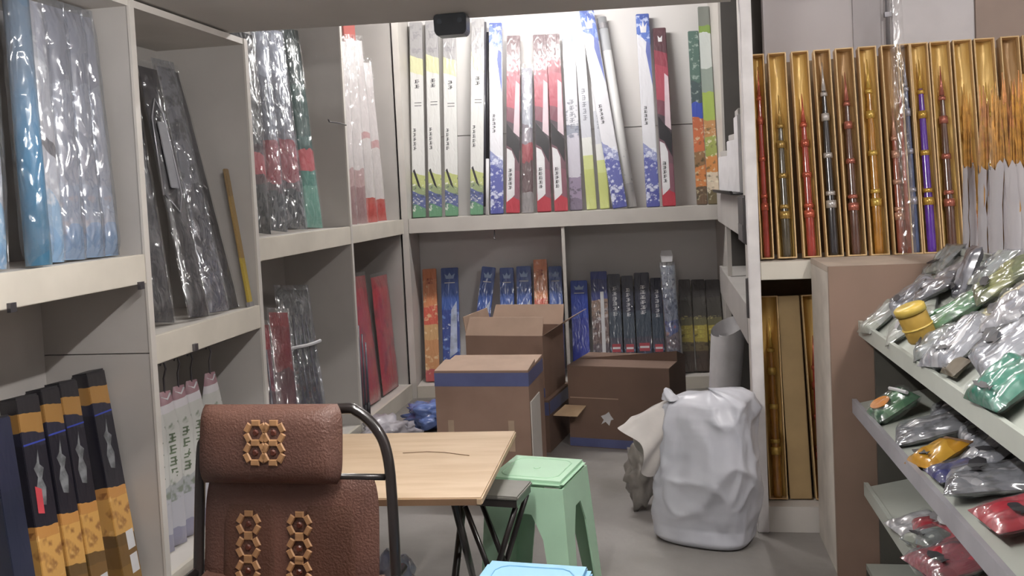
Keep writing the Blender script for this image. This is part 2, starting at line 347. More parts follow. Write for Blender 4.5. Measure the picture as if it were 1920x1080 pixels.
A_G = art('dark_green_orange_print', [(0, '6b5848'), (.1, 'c8814f'), (.22, '8d6f52'), (.3, 'bf6e4c'), (.42, 'b5674a'), (.5, '4355ad'), (.58, '4c5a5c'), (.7, '587068')], wob=.06, speck=[('d8cfae', 34, .62, .02, .5), ('aab8b0', 40, .62, .58, .99), ('39402f', 28, .6, .02, .4)])
A_L = art('lime_orange_print', [(0, '6a6048'), (.06, 'd8c9b4'), (.16, 'c98a52'), (.24, '9aa45c'), (.33, 'b98a5c'), (.42, '9db25a'), (.56, '8e9a92'), (.68, 'c5cbc8'), (.86, '7f9a4e'), (.9, '7e827c')], wob=.05, speck=[('eae4cc', 36, .62, .02, .4), ('5d5a42', 30, .62, .02, .4)])
A_K = art('dark_mixed_print', [(0, '8a8688'), (.14, '5a4448'), (.34, '96454e'), (.46, '86808a'), (.6, 'a4a8b4'), (.8, 'b8bac4')], wob=.12, crinkle=.5)
A_BL = art('royal_blue_print', [(0, '33478e'), (.62, '3a5aa4'), (.86, '2c4c94')], wob=.03, speck=[('6f8fd0', 26, .62, .05, .6), ('e0e8f4', 40, .68, .03, .5)])
A_BP = art('plain_royal_blue', [(0, '27379a'), (.6, '2b46a8'), (.9, '2a50b4')], wob=.03, coat=.3)
A_O = art('orange_red_print', [(0, 'b35a5a'), (.1, 'c58f62'), (.36, 'c9a070'), (.5, 'cc5e4c'), (.66, 'd2875c'), (.9, 'cf7c4e')], wob=.06, speck=[('e4c9a0', 34, .62, .05, .9)])
A_N = art('navy_print', [(0, '3c4666'), (.08, '55688c'), (.2, '2f3448'), (.26, '4b4a58'), (.36, '3f4a58'), (.62, '2d3042')], wob=.03, speck=[('7f94b4', 34, .64, .03, .3)])
A_NT = art('navy_wood_print', [(0, '5c5058'), (.3, '6d5a58'), (.55, '8c7468'), (.72, '303a78'), (.92, '2c3c8c')], wob=.06, speck=[('b9b4b8', 40, .6, .05, .7), ('35303a', 36, .62, .02, .7)])
A_V = art('olive_gold_print', [(0, '4a3f38'), (.22, '6b6048'), (.32, 'a8994c'), (.5, '6e6a50'), (.58, '4a4844'), (.8, '3d3a3a')], wob=.05, speck=[('d8d090', 40, .64, .25, .6), ('302c2a', 30, .62, .05, .5)])
HDR = mat('grey_header', '8f8d90', .5)

def rod_pack(kind, bay, ub, ut, zt, w, label, group=None, zb=1.245, db=.14, dt=.33, t=.028, seed=0):
    th = thing('rod_pack', label, 'rod pack', group=group); h = lean(th, bay, ub, db, zb, ut, dt, zt, w, t)
    A = {'W': A_W, 'B': A_B, 'R': A_R, 'S': A_S, 'Y': A_Y, 'G': A_G, 'L': A_L, 'BL': A_BL, 'BP': A_BP, 'O': A_O, 'N': A_N, 'NT': A_NT, 'V': A_V}[kind]
    slab(w, h, t, A, 'card_body', th, .004); f = -t/2
    if kind == 'W':
        lettering(th, -w*.36, -w*.12, h*.34, h*.455, 5, f, INK, seed); lettering(th, -w*.16, w*.2, h*.655, h*.705, 2, f, INK, seed+3)
        poly(th, [(-w*.42, h*.235), (-w*.05, h*.16), (w*.2, h*.14), (w*.05, h*.175), (-w*.3, h*.245)], f, INK, 'swoosh_mark')
        for q in (.58, .565): box('print_line', INK, th, -w*.2, w*.34, f-.0007, f, h*q, h*q+.004)
    elif kind == 'B':
        lettering(th, -w*.3, -w*.05, h*.42, h*.52, 5, f, INK, seed); poly(th, [(-w*.2, h*.9), (w*.2, h*.9), (w*.28, h*.95), (w*.1, h*.93), (0, h*.965), (-w*.1, h*.93), (-w*.28, h*.95)], f, INKW, 'crest_mark')
        poly(th, [(w*.1, h*.8), (w*.46, h*.62), (w*.46, h*.84), (w*.2, h*.86)], f, mat('print_blue', '6672b0', .5), 'swoosh_mark')
    elif kind == 'R':
        poly(th, [(-w*.46, h*.06), (-w*.05, h*.085), (w*.12, h*.1), (w*.12, h*.3), (-w*.1, h*.345), (-w*.46, h*.36)], f, INKW, 'white_panel')
        lettering(th, -w*.34, -w*.06, h*.13, h*.25, 5, f-.001, INK, seed)
        poly(th, [(-w*.46, h*.375), (-w*.12, h*.36), (w*.16, h*.315), (w*.44, h*.27), (w*.46, h*.4), (w*.1, h*.44), (-w*.46, h*.5)], f, INK, 'swoosh_mark')
        poly(th, [(w*.02, h*.45), (w*.46, h*.42), (w*.46, h*.72), (w*.18, h*.74)], f, mat('pink_white_print', 'd0bcc4', .5), 'pale_panel'); poly(th, [(-w*.14, h*.92), (w*.14, h*.92), (w*.18, h*.955), (0, h*.94), (-w*.18, h*.955)], f, INKW, 'crest_mark')
    elif kind in ('S', 'Y'):
        lettering(th, -w*.2, w*.2, h*.45, h*.62, 5, f, mat('grey_ink', '8c8e98', .5), seed)
    elif kind == 'BL' or kind == 'BP':
        poly(th, [(-w*.22, h*.9), (w*.22, h*.9), (w*.3, h*.945), (w*.12, h*.925), (0, h*.955), (-w*.12, h*.925), (-w*.3, h*.945)], f, mat('pale_blue_ink', 'a9c0e4', .5), 'crest_mark'); box('print_line', INKW, th, -w*.3, w*.3, f-.0007, f, h*.86, h*.868)
        if kind == 'BL': poly(th, [(-w*.1, h*.2), (w*.34, h*.25), (w*.38, h*.7), (w*.05, h*.62)], f, mat('window_white', 'b9c4dc', .3, var=.2, scale=20), 'clear_window')
    elif kind == 'O': lettering(th, -w*.25, w*.25, h*.86, h*.92, 2, f, mat('dark_red_ink', '9c4a34', .5), seed)
    elif kind == 'N':
        lettering(th, -w*.16, w*.2, h*.58, h*.88, 6, f, INKW, seed); box('red_label', mat('red_label', 'a84650', .5), th, -w*.34, w*.34, f-.0008, f, h*.22, h*.3); box('white_line', INKW, th, -w*.3, w*.3, f-.0016, f-.0008, h*.25, h*.27)
    elif kind == 'NT': box('white_strip', INKW, th, w*.05, w*.26, f-.0008, f, h*.1, h*.8)
    elif kind == 'V': lettering(th, -w*.3, w*.3, h*.36, h*.5, 3, f, mat('yellow_ink', 'cfc76a', .5), seed)
    return th

GW, GR, GB = 'white and green rod packs on the upper back shelf', 'red rod packs on the upper back shelf', 'blue topped rod packs on the upper back shelf'
lw = 'white rod pack with grey top, yellow band and green foot on the upper back shelf'
for s, (ub, ut, zt, lw) in enumerate(((.085, .1, 2.649, 'white rod pack with green foot touching the left corner post'), (.2, .215, 2.651, 'second white rod pack with green foot from the left corner post'), (.315, .341, 2.62, 'third white rod pack with green foot from the left corner post'), (.491, .55, 2.646, 'white rod pack with green foot beside the slim black rod'))): rod_pack('W', 'E', ub, ut, zt, .092, lw, GW, seed=s, dt=.34)
rod_pack('B', 'E', .634, .675, 2.608, .092, 'upright blue-topped white rod pack beside the leftmost maroon pack', GB, seed=5)
lr = 'red rod pack with dark maroon top, black swoosh and white lettered panel'
rod_pack('R', 'E', .746, .8, 2.51, .096, 'red rod pack with maroon top beside the upright blue-topped pack', GR, seed=6); rod_pack('R', 'E', .966, .987, 2.507, .098, 'red rod pack right of the clear bag of dark red tackle', GR, seed=7)
rod_pack('R', 'E', 1.085, 1.08, 2.502, .094, 'red rod pack left of the silvery lilac-footed pack', GR, seed=8, dt=.30)
rod_pack('S', 'E', 1.19, 1.19, 2.526, .088, 'silvery rod pack with lilac speckled foot between red and lime packs', seed=9, dt=.36, db=.2)
GY = 'white rod packs with lime feet'
rod_pack('Y', 'E', 1.3, 1.262, 2.646, .07, 'white rod pack with lime foot next to the silvery pack', GY, seed=10, db=.22, dt=.36)
rod_pack('Y', 'E', 1.392, 1.36, 2.509, .066, 'white rod pack with lime foot behind the steeply leaning blue pack', GY, seed=11, db=.22, dt=.37)
rod_pack('B', 'E', 1.491, 1.323, 2.653, .1, 'blue-topped white rod pack leaning steeply across the lime packs', GB, seed=12, db=.1, dt=.29)
rod_pack('B', 'E', 1.723, 1.718, 2.611, .092, 'blue-topped rod pack beside the lone maroon pack', GB, seed=13)
rod_pack('R', 'E', 1.833, 1.833, 2.506, .091, 'red rod pack with maroon top standing last before the bare wall', GR, seed=14)
rod_pack('G', 'E', 2.06, 2.07, 2.472, .074, 'dark green rod pack with blue band and orange foot', seed=15, t=.02)
rod_pack('L', 'E', 2.14, 2.148, 2.639, .08, 'lime and silver rod pack in the right corner of the back shelf', seed=16, t=.02)
# slim stick, white tube, clear bag, dark tube
tb = thing('rod_tube', 'white rod tube with grey cap leaning beside the blue pack', 'rod tube'); h = lean(tb, 'E', 1.577, .15, 1.245, 1.431, .34, 2.598, .07, .06)
MB().tube([(0, 0, 0), (0, 0, h*.5), (0, 0, h)], .034, 14).obj('tube_body', A_T, tb, uvbox=(-.034, .034, 0, h), smooth=True); MB().lathe([(.036, 0), (.036, .04)], 14, (0, 0, h*.94)).obj('cap', HDR, tb)
st = thing('rod_stick', 'slim black rod with white butt beside the blue-topped pack', 'rod'); h = lean(st, 'E', .569, .1, 1.245, .614, .35, 2.551, .026, .026)
MB().tube([(0, 0, h*.3), (0, 0, h)], [.012, .008], 10).obj('black_blank', INK, st, smooth=True); MB().tube([(0, 0, 0), (0, 0, h*.2995)], .012, 10).obj('white_butt', INKW, st, smooth=True)
dt_ = thing('rod_tube', 'dark grey rod tube in clear wrap beside a white and green pack', 'rod tube'); h = lean(dt_, 'E', .548, .2, 1.245, .588, .385, 2.63, .03, .03)
MB().tube([(0, 0, 0), (0, 0, h)], .02, 12).obj('tube_body', mat('dark_slate', '5d5c66', .35, coat=.5), dt_, smooth=True); MB().lathe([(.022, 0), (.022, .05)], 12, (0, 0, .004)).obj('end_cap', HDR, dt_)
def clear_bag(bay, ub, db, zb, ut, dt, zt, w, t, label, A, seed, group=None, yaw=0, F=FILM, name='rod_bag', inner=.86, neck=None, cr=.008, header=None, rods=0):
    th = thing(name, label, 'rod bag', group=group); h = lean(th, bay, ub, db, zb, ut, dt, zt, w, t, yaw)
    link('contents', bagmesh(w*inner, h*.97, t*.75, seed, A, 'contents', cr=cr*.8), th)
    s = link('film_sleeve', bagmesh(w, h, t*1.05, seed+50, F, 'film_sleeve', cr=cr, neck=neck), th); s.location.z = .0005
    if header: slab(w*.96, h*.07, .004, header, 'header_card', th, 0, z0=h*.93)
    for k in range(rods):
        x = (k+.5)/rods*w*.6-w*.3; MB().tube([(x, -t*.4, h*.02), (x*.8, -t*.4, h*.8)], [.008, .005], 7).obj('rod_blank', mat('dark_slate', '5d5c66', .35, coat=.5), th, smooth=True)
    return th
clear_bag('E', .852, .1, 1.245, .885, .33, 2.308, .088, .03, 'clear bag of dark red tackle between two red packs', A_K, 21)

# lower back shelf
GO, GBL = 'orange rod packs on the lower back shelf', 'blue rod packs on the lower back shelf'
Z = dict(zb=.081, db=.12, dt=.3)
rod_pack('O', 'E', .123, .111, .869, .1, 'orange and red rod pack in the left corner of the lower back shelf', GO, seed=31, **Z)
rod_pack('BL', 'E', .262, .258, .871, .124, 'wide blue rod pack beside the corner orange pack', GBL, seed=32, **Z)
rod_pack('BL', 'E', .43, .545, .858, .1, 'blue rod pack leaning sideways behind the open carton', GBL, seed=33, **Z)
rod_pack('BL', 'E', .66, .672, .853, .1, 'blue rod pack next to the one leaning sideways', GBL, seed=34, **Z)
rod_pack('BL', 'E', .785, .795, .859, .106, 'blue rod pack left of the tall orange pack', GBL, seed=35, **Z)
rod_pack('O', 'E', .906, .915, .903, .096, 'orange rod pack taller than its blue neighbours', GO, seed=36, **Z)
rod_pack('BL', 'E', 1.014, 1.02, .849, .094, 'blue rod pack against the shelf divider', GBL, seed=37, **Z)
rod_pack('BP', 'E', 1.179, 1.185, .738, .12, 'plain blue rod pack right of the shelf divider', GBL, seed=38, **Z)
rod_pack('NT', 'E', 1.321, 1.329, .798, .116, 'blue-headed rod pack with brown and white print', seed=39, **Z)
GN = 'navy rod packs on the lower back shelf'; ln = 'navy rod pack with white upright lettering and red label'
for s, (ub, ut, zt, wd) in enumerate(((1.426, 1.436, .774, .088), (1.52, 1.53, .758, .08), (1.622, 1.634, .776, .106), (1.722, 1.734, .734, .08))): rod_pack('N', 'E', ub, ut, zt, wd, ['first', 'second', 'third', 'fourth'][s]+' navy rod pack with white lettering from the brown-printed pack', GN, seed=40+s, **Z)
GV = 'olive rod packs on the lower back shelf'; lv = 'dark olive rod pack with gold middle behind the white roll'
for s, (ub, ut, zt, wd) in enumerate(((1.925, 1.935, .714, .08), (2.02, 2.03, .71, .092), (2.124, 2.13, .705, .1))): rod_pack('V', 'E', ub, ut, zt, wd, ['first', 'second', 'third'][s]+' dark olive rod pack with gold middle from the tall clear bag', GV, seed=46+s, **Z)
A_CL = art('white_blue_sachets', [(0, 'b8b4bc'), (.25, '9a8a92'), (.38, '6a78b8'), (.5, '9aa4b8'), (.8, 'b0b6c0')], wob=.2, speck=[('3a4668', 34, .56, 0, 1), ('d66a5a', 26, .68, 0, .5)], crinkle=.6)
cb = clear_bag('E', 1.818, .02, .081, 1.8, .12, .86, .105, .03, 'tall crinkled clear bag with white hang tab among the navy packs', A_CL, 60, F=FILM2)
MB().prism([(-.036, .785), (.036, .785), (.042, .83), (.034, .865), (-.034, .865), (-.042, .83)], -.003, .003).obj('hang_tab', INKW, cb)

# ------------------------------------------------------------------ left shelving, upper bays
A_C1 = art('black_red_bag', [(0, '2c2f31'), (.23, '4a3236'), (.27, '963c45'), (.38, '42323a'), (.42, '303238')], wob=.06, crinkle=.7, cs=30, coat=.3)
A_C2 = art('silver_red_bag', [(0, '4d5254'), (.18, '6d5a5e'), (.22, 'b24f58'), (.42, '8c8a92'), (.47, '8e929c'), (.75, 'b4b9c4')], wob=.08, crinkle=.9, cs=26, coat=1)
A_C3 = art('teal_red_bag', [(0, '6a9c90'), (.2, '4f857c'), (.27, 'b8525a'), (.38, '3a5c5a'), (.44, '34504e'), (.7, '3a4a4c')], wob=.06, crinkle=.7, cs=28, coat=1)
S_C, S_D, S_A, S_B = 'shiny bags in the third bay', 'white clear bags in the fourth bay', 'pale blue bags in the nearest bay', 'dark rod bags in the second bay'
Y3 = R(32)
clear_bag('L', 3.97, .1, 1.245, 4.28, .27, 2.27, .16, .05, 'black shiny bag with a red band next to the bay upright', A_C1, 70, S_C, Y3, F=FILM)
clear_bag('L', 4.2, .1, 1.245, 4.55, .3, 2.33, .11, .05, 'narrow silver bag with a red band beside the black bag', A_C2, 71, S_C, Y3, F=FILM2)
clear_bag('L', 4.40, .1, 1.245, 4.7, .3, 2.36, .16, .06, 'wide silver bag with a red band in the third bay', A_C2, 72, S_C, Y3, F=FILM2)
clear_bag('L', 4.66, .1, 1.245, 4.88, .27, 2.40, .14, .05, 'teal bag with a red band at the far end of its bay', A_C3, 73, S_C, R(28), F=FILM)
clear_bag('L', 3.86, .07, 1.245, 3.88, .12, 1.42, .08, .04, 'small crumpled clear pouch standing in front of the black bag', A_K, 74, F=FILM2)
A_D1 = art('white_red_bag', [(0, 'b4423c'), (.1, 'b85046'), (.14, 'cfc9c8'), (.45, 'c09a9a'), (.5, 'd2cccc'), (.85, 'dcd8d8')], wob=.08, crinkle=.6, cs=30, coat=.8)
A_D2 = art('white_pink_bag', [(0, '9a7a7c'), (.2, 'b89c9c'), (.3, 'd0caca'), (.8, 'dcd9d9')], wob=.1, crinkle=.6, cs=30, coat=.8)
for k, (ub, ut, zt, A, lb) in enumerate(((5.2, 5.33, 2.40, A_D2, 'white clear bag with pinkish foot next to the bay upright'), (5.4, 5.5, 2.40, A_D2, 'second white clear bag with pinkish foot in the fourth bay'), (5.6, 5.63, 2.455, A_D1, 'taller white clear bag with red foot in the fourth bay'), (5.8, 5.8, 2.33, A_D1, 'shorter white clear bag with red foot near the alcove corner'))):
    clear_bag('L', ub, .1, 1.245, ut, .15, zt, .14, .045, lb, A, 80+k, S_D, R(40))
rp = thing('rod_pack', 'red rod pack standing behind the white clear bags', 'rod pack'); h = lean(rp, 'L', 5.82, .22, 1.245, 5.86, .26, 2.6, .1, .02, R(30)); slab(.1, h, .02, art('salmon_print', [(0, 'c0837e'), (.6, 'c98d86'), (.8, 'c4706a')], wob=.05), 'card_body', rp); box('print_line', INKW, rp, -.03, .03, -.0108, -.01, h*.9, h*.905)
A_A = art('white_blue_bag', [(0, '7ea6cc'), (.1, '8fb0cf'), (.26, 'b8bcc8'), (.42, '6c6c74'), (.47, 'b4b6c0'), (.53, 'a9adb8'), (.8, '9c9fac')], diag=.1, wob=.1, crinkle=.8, cs=24, coat=1, speck=[('dfe3ea', 26, .6, 0, 1)])
A_A2 = art('pale_grey_bag', [(0, '86a8cc'), (.12, 'a9b2c2'), (.3, 'b0b3be'), (.7, '9a9ca8')], wob=.14, crinkle=.9, cs=22, coat=1, speck=[('c9b0a8', 18, .62, 0, .3)])
for k, (ub, ut, zt, A, wd, lb) in enumerate(((2.235, 2.33, 2.075, A_A, .13, 'white bag with grey printed band beside the blue tube'), (2.50, 2.56, 2.085, A_A, .1, 'pale bag with grey print and blue foot next to the blue tube'), (2.60, 2.66, 2.085, A_A2, .105, 'silver-grey crinkled bag touching the blue-footed printed bag'), (2.70, 2.75, 2.085, A_A2, .105, 'silver-grey crinkled bag touching the slim pale bag'), (2.79, 2.815, 2.085, A_A2, .09, 'slim pale bag against the nearest bay upright'))):
    clear_bag('L', ub, .08, 1.245, ut, .14, zt, wd, .06, lb, A, 90+k, S_A, R(10), F=FILM2 if k > 1 else FILM, cr=.012)
bt2 = thing('rod_tube', 'steel-blue rod tube in clear wrap leaning in the nearest bay', 'rod tube'); h = lean(bt2, 'L', 2.385, .04, 1.245, 2.43, .09, 2.085, .08, .08)
MB().tube([(0, 0, 0), (0, 0, h)], .036, 16).obj('tube_body', art('steel_blue_tube', [(0, '4f8fb8'), (.4, '4a86b0'), (.7, '6c8096')], wob=.06, crinkle=.3, coat=1, smooth=True), bt2, uvbox=(-.036, .036, 0, h), smooth=True); link('film_sleeve', bagmesh(.1, h, .084, 99, FILM, 'film_sleeve', cr=.006), bt2)
A_B1 = art('black_case', [(0, '2e2d33'), (.5, '37363d'), (.9, '3d3c42')], wob=.05, crinkle=.3, cs=18, coat=.5)
A_B2 = art('gunmetal_bag', [(0, '5a5a6a'), (.2, '4a4954'), (.5, '8a8a92'), (.8, '9a9aa0')], wob=.16, crinkle=1, cs=22, coat=1, speck=[('2e2d34', 20, .54, 0, 1)])
clear_bag('L', 3.11, .1, .955, 3.32, .32, 1.85, .15, .05, 'matt black rod case at the near end of the second bay', A_B1, 110, S_B, R(12))
b1 = clear_bag('L', 3.30, .05, .955, 3.455, .3, 2.0, .12, .05, 'black rod bag with a silver-edged pocket', A_B1, 111, S_B, R(12))
for pts in ([(-.055, 0, .5), (-.055, -.02, .82), (-.03, -.028, .9), (0, -.03, .84), (.01, -.03, .5), (-.02, -.03, .42), (-.055, -.01, .5)],): MB().tube(pts, .004, 6).obj('piping', mat('silver_piping', 'b9b9c0', .3, metal=.6), b1, smooth=True)
box('pocket_panel', mat('grey_pocket', '7b7b82', .5), b1, -.045, .0, -.034, -.03, .52, .8, .003)
clear_bag('L', 3.46, .05, .955, 3.58, .3, 2.02, .13, .055, 'glinting gunmetal rod bag in crinkled film', A_B2, 112, S_B, R(12), F=FILM2, cr=.012)
clear_bag('L', 3.605, .06, .955, 3.68, .32, 2.02, .08, .04, 'dark rod bag behind the gunmetal bag', A_B1, 113, S_B, R(12))
tn = thing('wood_strip', 'slim tan strip with yellow foot at the far end of the second bay', 'strip'); h = lean(tn, 'L', 3.685, .02, .955, 3.69, .10, 1.56, .034, .012); slab(.034, h, .012, art('tan_yellow', [(0, 'b7a04a'), (.35, '9c8255'), (.8, '8c7554')], wob=.06, coat=.1, crinkle=0), 'strip_body', tn); slab(.038, .02, .016, HDR, 'foot_cap', tn, 0)

# ------------------------------------------------------------------ left shelving, lower bays
A_BX = art('black_gold_box', [(0, '8a6a38'), (.1, '7a5c34'), (.2, '6b5230'), (.25, 'd0a05a'), (.42, 'c08a4c'), (.47, '23222c'), (.8, '2c2c3c'), (.855, 'a37a44'), (.93, '28262a')], diag=.02, wob=.04, coat=.5, crinkle=.1, speck=[('7a4a28', 22, .62, .25, .46), ('e8c080', 30, .66, .25, .46)])
A_NV = art('navy_box', [(0, '3a3c48'), (.3, '272c40'), (.7, '2a2e44')], wob=.06, coat=.4, crinkle=.1)
FIG = mat('silver_figure_print', '8f9296', .5, var=.3, scale=30); BLU = mat('blue_line_print', '3d4fb4', .5); REDP = mat('red_pink_print', 'e0525c', .5)
def rod_box(ub, ut, zt, wd, label, A, group=None, fig=True, red=False, tagc=0):
    th = thing('rod_box', label, 'rod box', group=group); t = .06; h = lean(th, 'L', ub, .1, .1, ut, .2, zt, wd, t)
    slab(wd, h, t, A, 'carton', th, .002); f = -t/2
    box('top_flap', INK, th, -wd*.46, wd*.46, -t*.45, t*.45, h+.0003, h+.006)
    if fig:
        box('blue_line', BLU, th, -wd*.48, wd*.48, f-.0007, f, h*.808, h*.815)
        poly(th, [(-.012, h*.56), (.01, h*.55), (.02, h*.62), (.008, h*.66), (.022, h*.7), (.006, h*.72), (.008, h*.78), (-.004, h*.73), (-.02, h*.71), (-.008, h*.67), (-.022, h*.62)], f, FIG, 'figure_print')
        if red: poly(th, [(-.03, h*.53), (-.004, h*.52), (-.002, h*.62), (-.028, h*.64)], f-.001, REDP, 'red_mark')
        for q in range(tagc): box('white_label', INKW, th, wd*.02, wd*.42, f-.0008, f, h*(.06+.11*q), h*(.145+.11*q))
    return th
GX = 'black and gold rod boxes'
rod_box(2.30, 2.34, .80, .085, 'plain navy rod box left of the black and gold boxes', A_NV, fig=False)
rod_box(2.42, 2.46, .835, .1, 'black and gold rod box with a printed red mark', A_BX, GX, red=True)  # the red mark is plain red-pink print
rod_box(2.525, 2.565, .838, .085, 'black and gold rod box next to the one with a red mark', A_BX, GX, tagc=1)
rod_box(2.622, 2.655, .84, .088, 'black and gold rod box followed by a gap in its row', A_BX, GX, tagc=1)
rod_box(2.79, 2.80, .845, .1, 'black and gold rod box with stacked white labels beside the upright', A_BX, GX, tagc=2)
# hanging white bags
A_H = art('white_green_hang_bag', [(0, '8d8ca0'), (.12, 'b4b4bc'), (.35, 'a8aaac'), (.42, 'c4c4c0'), (.86, 'd0ccd0'), (.92, '9a7880')], wob=.08, coat=.5, crinkle=.4, cs=20, speck=[('6d7a64', 26, .6, .3, .8)])
hr = thing('hanging_rail', 'grey rail with hooks under the second bay shelf', 'rail', (-1.90, 3.3, .82)); MB().tube([(0, -.4, 0), (0, .428, 0)], .006, 8).obj('bar', GREY, hr, smooth=True)
for s in (-.36, .38): MB().tube([(0, s, .006), (0, s, .035)], .005, 6).obj('bracket', GREY, hr)
GH = 'white bags hanging in the second bay'
for k, (y, z) in enumerate(((3.06, 0), (3.15, 0), (3.25, 0), (3.35, 0), (3.50, .0))):
    th = thing('hanging_bag', ['first', 'second', 'third', 'fourth'][k]+' white hanging rod bag from the near upright of its bay' if k < 4 else 'white rod bag hanging apart from the others behind the chair', 'rod bag', (-1.90, y, .106), R(90-25), GH)
    h = .60
    link('bag_body', bagmesh(.11, h, .045, 120+k, A_H, 'bag_body', neck=.55, cr=.006), th)
    MB().tube([(0, 0, h-.02), (0, 0, h+.05), (.012, 0, h+.085), (0, 0, h+.122), (-.012, 0, h+.1)], .004, 6).obj('hook', GREY, th, smooth=True)
    for q in (0, 1): MB().tube([(-.02, -.004, h-.02-.03*q), (.0, -.014, h-.03-.03*q), (.02, -.004, h-.01-.03*q)], .004, 6).obj('twist_tie', INKW, th, smooth=True)
    lettering(th, -.012, .02, h*.45, h*.75, 4, -.024, mat('green_ink', '6d7a64', .5), 130+k, name='green_print')
# third bay, lower
A_L1 = art('red_multi_bag', [(0, '4a4048'), (.2, '4c5272'), (.4, '5a4a50'), (.55, '7a4450'), (.84, '8e2c34'), (.95, '7c2a30')], wob=.14, crinkle=.8, cs=28, coat=1, speck=[('c9c9cc', 30, .66, 0, .7), ('2e2a30', 24, .58, 0, .7)])
A_L2 = art('maroon_bag', [(0, '6a5256'), (.2, '5a3a42'), (.6, '7a2e36'), (.9, '8a3038')], wob=.1, crinkle=.6, cs=26, coat=1)
A_L3 = art('smoky_rod_bag', [(0, '2f3450'), (.3, '3e4048'), (.5, '5c6464'), (.7, '6a6c6c'), (.9, '747676')], wob=.14, crinkle=1, cs=24, coat=1, speck=[('2c3434', 22, .55, 0, .8), ('6a3038', 20, .66, 0, .5)])
clear_bag('L', 3.93, .08, .101, 4.12, .2, .82, .15, .05, 'red-topped bag of mixed tackle next to the third bay upright', A_L1, 140, yaw=R(25), rods=2)
clear_bag('L', 4.17, .08, .101, 4.36, .2, .85, .14, .04, 'maroon bag leaning beside the mixed tackle bag', A_L2, 141, yaw=R(25))
sm = clear_bag('L', 4.48, .1, .101, 4.66, .25, .93, .24, .07, 'smoky clear bag of dark rods bound with white tape', A_L3, 142, yaw=R(25), F=FILM2, cr=.014, rods=4)
MB().tube([(-.125, -.03, .50), (-.06, -.042, .51), (0, -.046, .515), (.06, -.042, .525), (.125, -.028, .54)], .009, 6).obj('tape_band', INKW, sm)
# fourth bay, lower
A_RD = art('red_bag', [(0, 'b43440'), (.5, 'bc3a42'), (.9, 'a8343c')], wob=.1, crinkle=.5, cs=16, coat=.9, speck=[('7c2c34', 8, .6, 0, 1)])
GRD = 'wide red bags in the fourth bay'
clear_bag('L', 5.36, .08, .101, 5.40, .16, .93, .46, .06, 'wide red bag between dark rods and the second red bag', A_RD, 150, GRD, inner=.95)
clear_bag('L', 5.80, .08, .101, 5.82, .13, .9, .36, .06, 'wide red bag next to the alcove corner', A_RD, 151, GRD, inner=.95)
for k, (y, h) in enumerate(((5.03, .56), (5.085, .5), (5.14, .44))):
    th = thing('rod_stick', ['tallest', 'middle', 'shortest'][k]+' of three thin dark rods standing before the red bags', 'rod', group='dark rods before the red bags'); L_ = lean(th, 'L', y, .015, .101, y+.05, .03, .1+h, .02, .02)
    MB().tube([(0, 0, .0805), (0, 0, L_)], [.009, .005], 8).obj('blank', mat('dark_slate', '5d5c66', .35, coat=.5), th, smooth=True); MB().tube([(0, 0, 0), (0, 0, .08)], .011, 8).obj('butt_grip', INK, th, smooth=True)

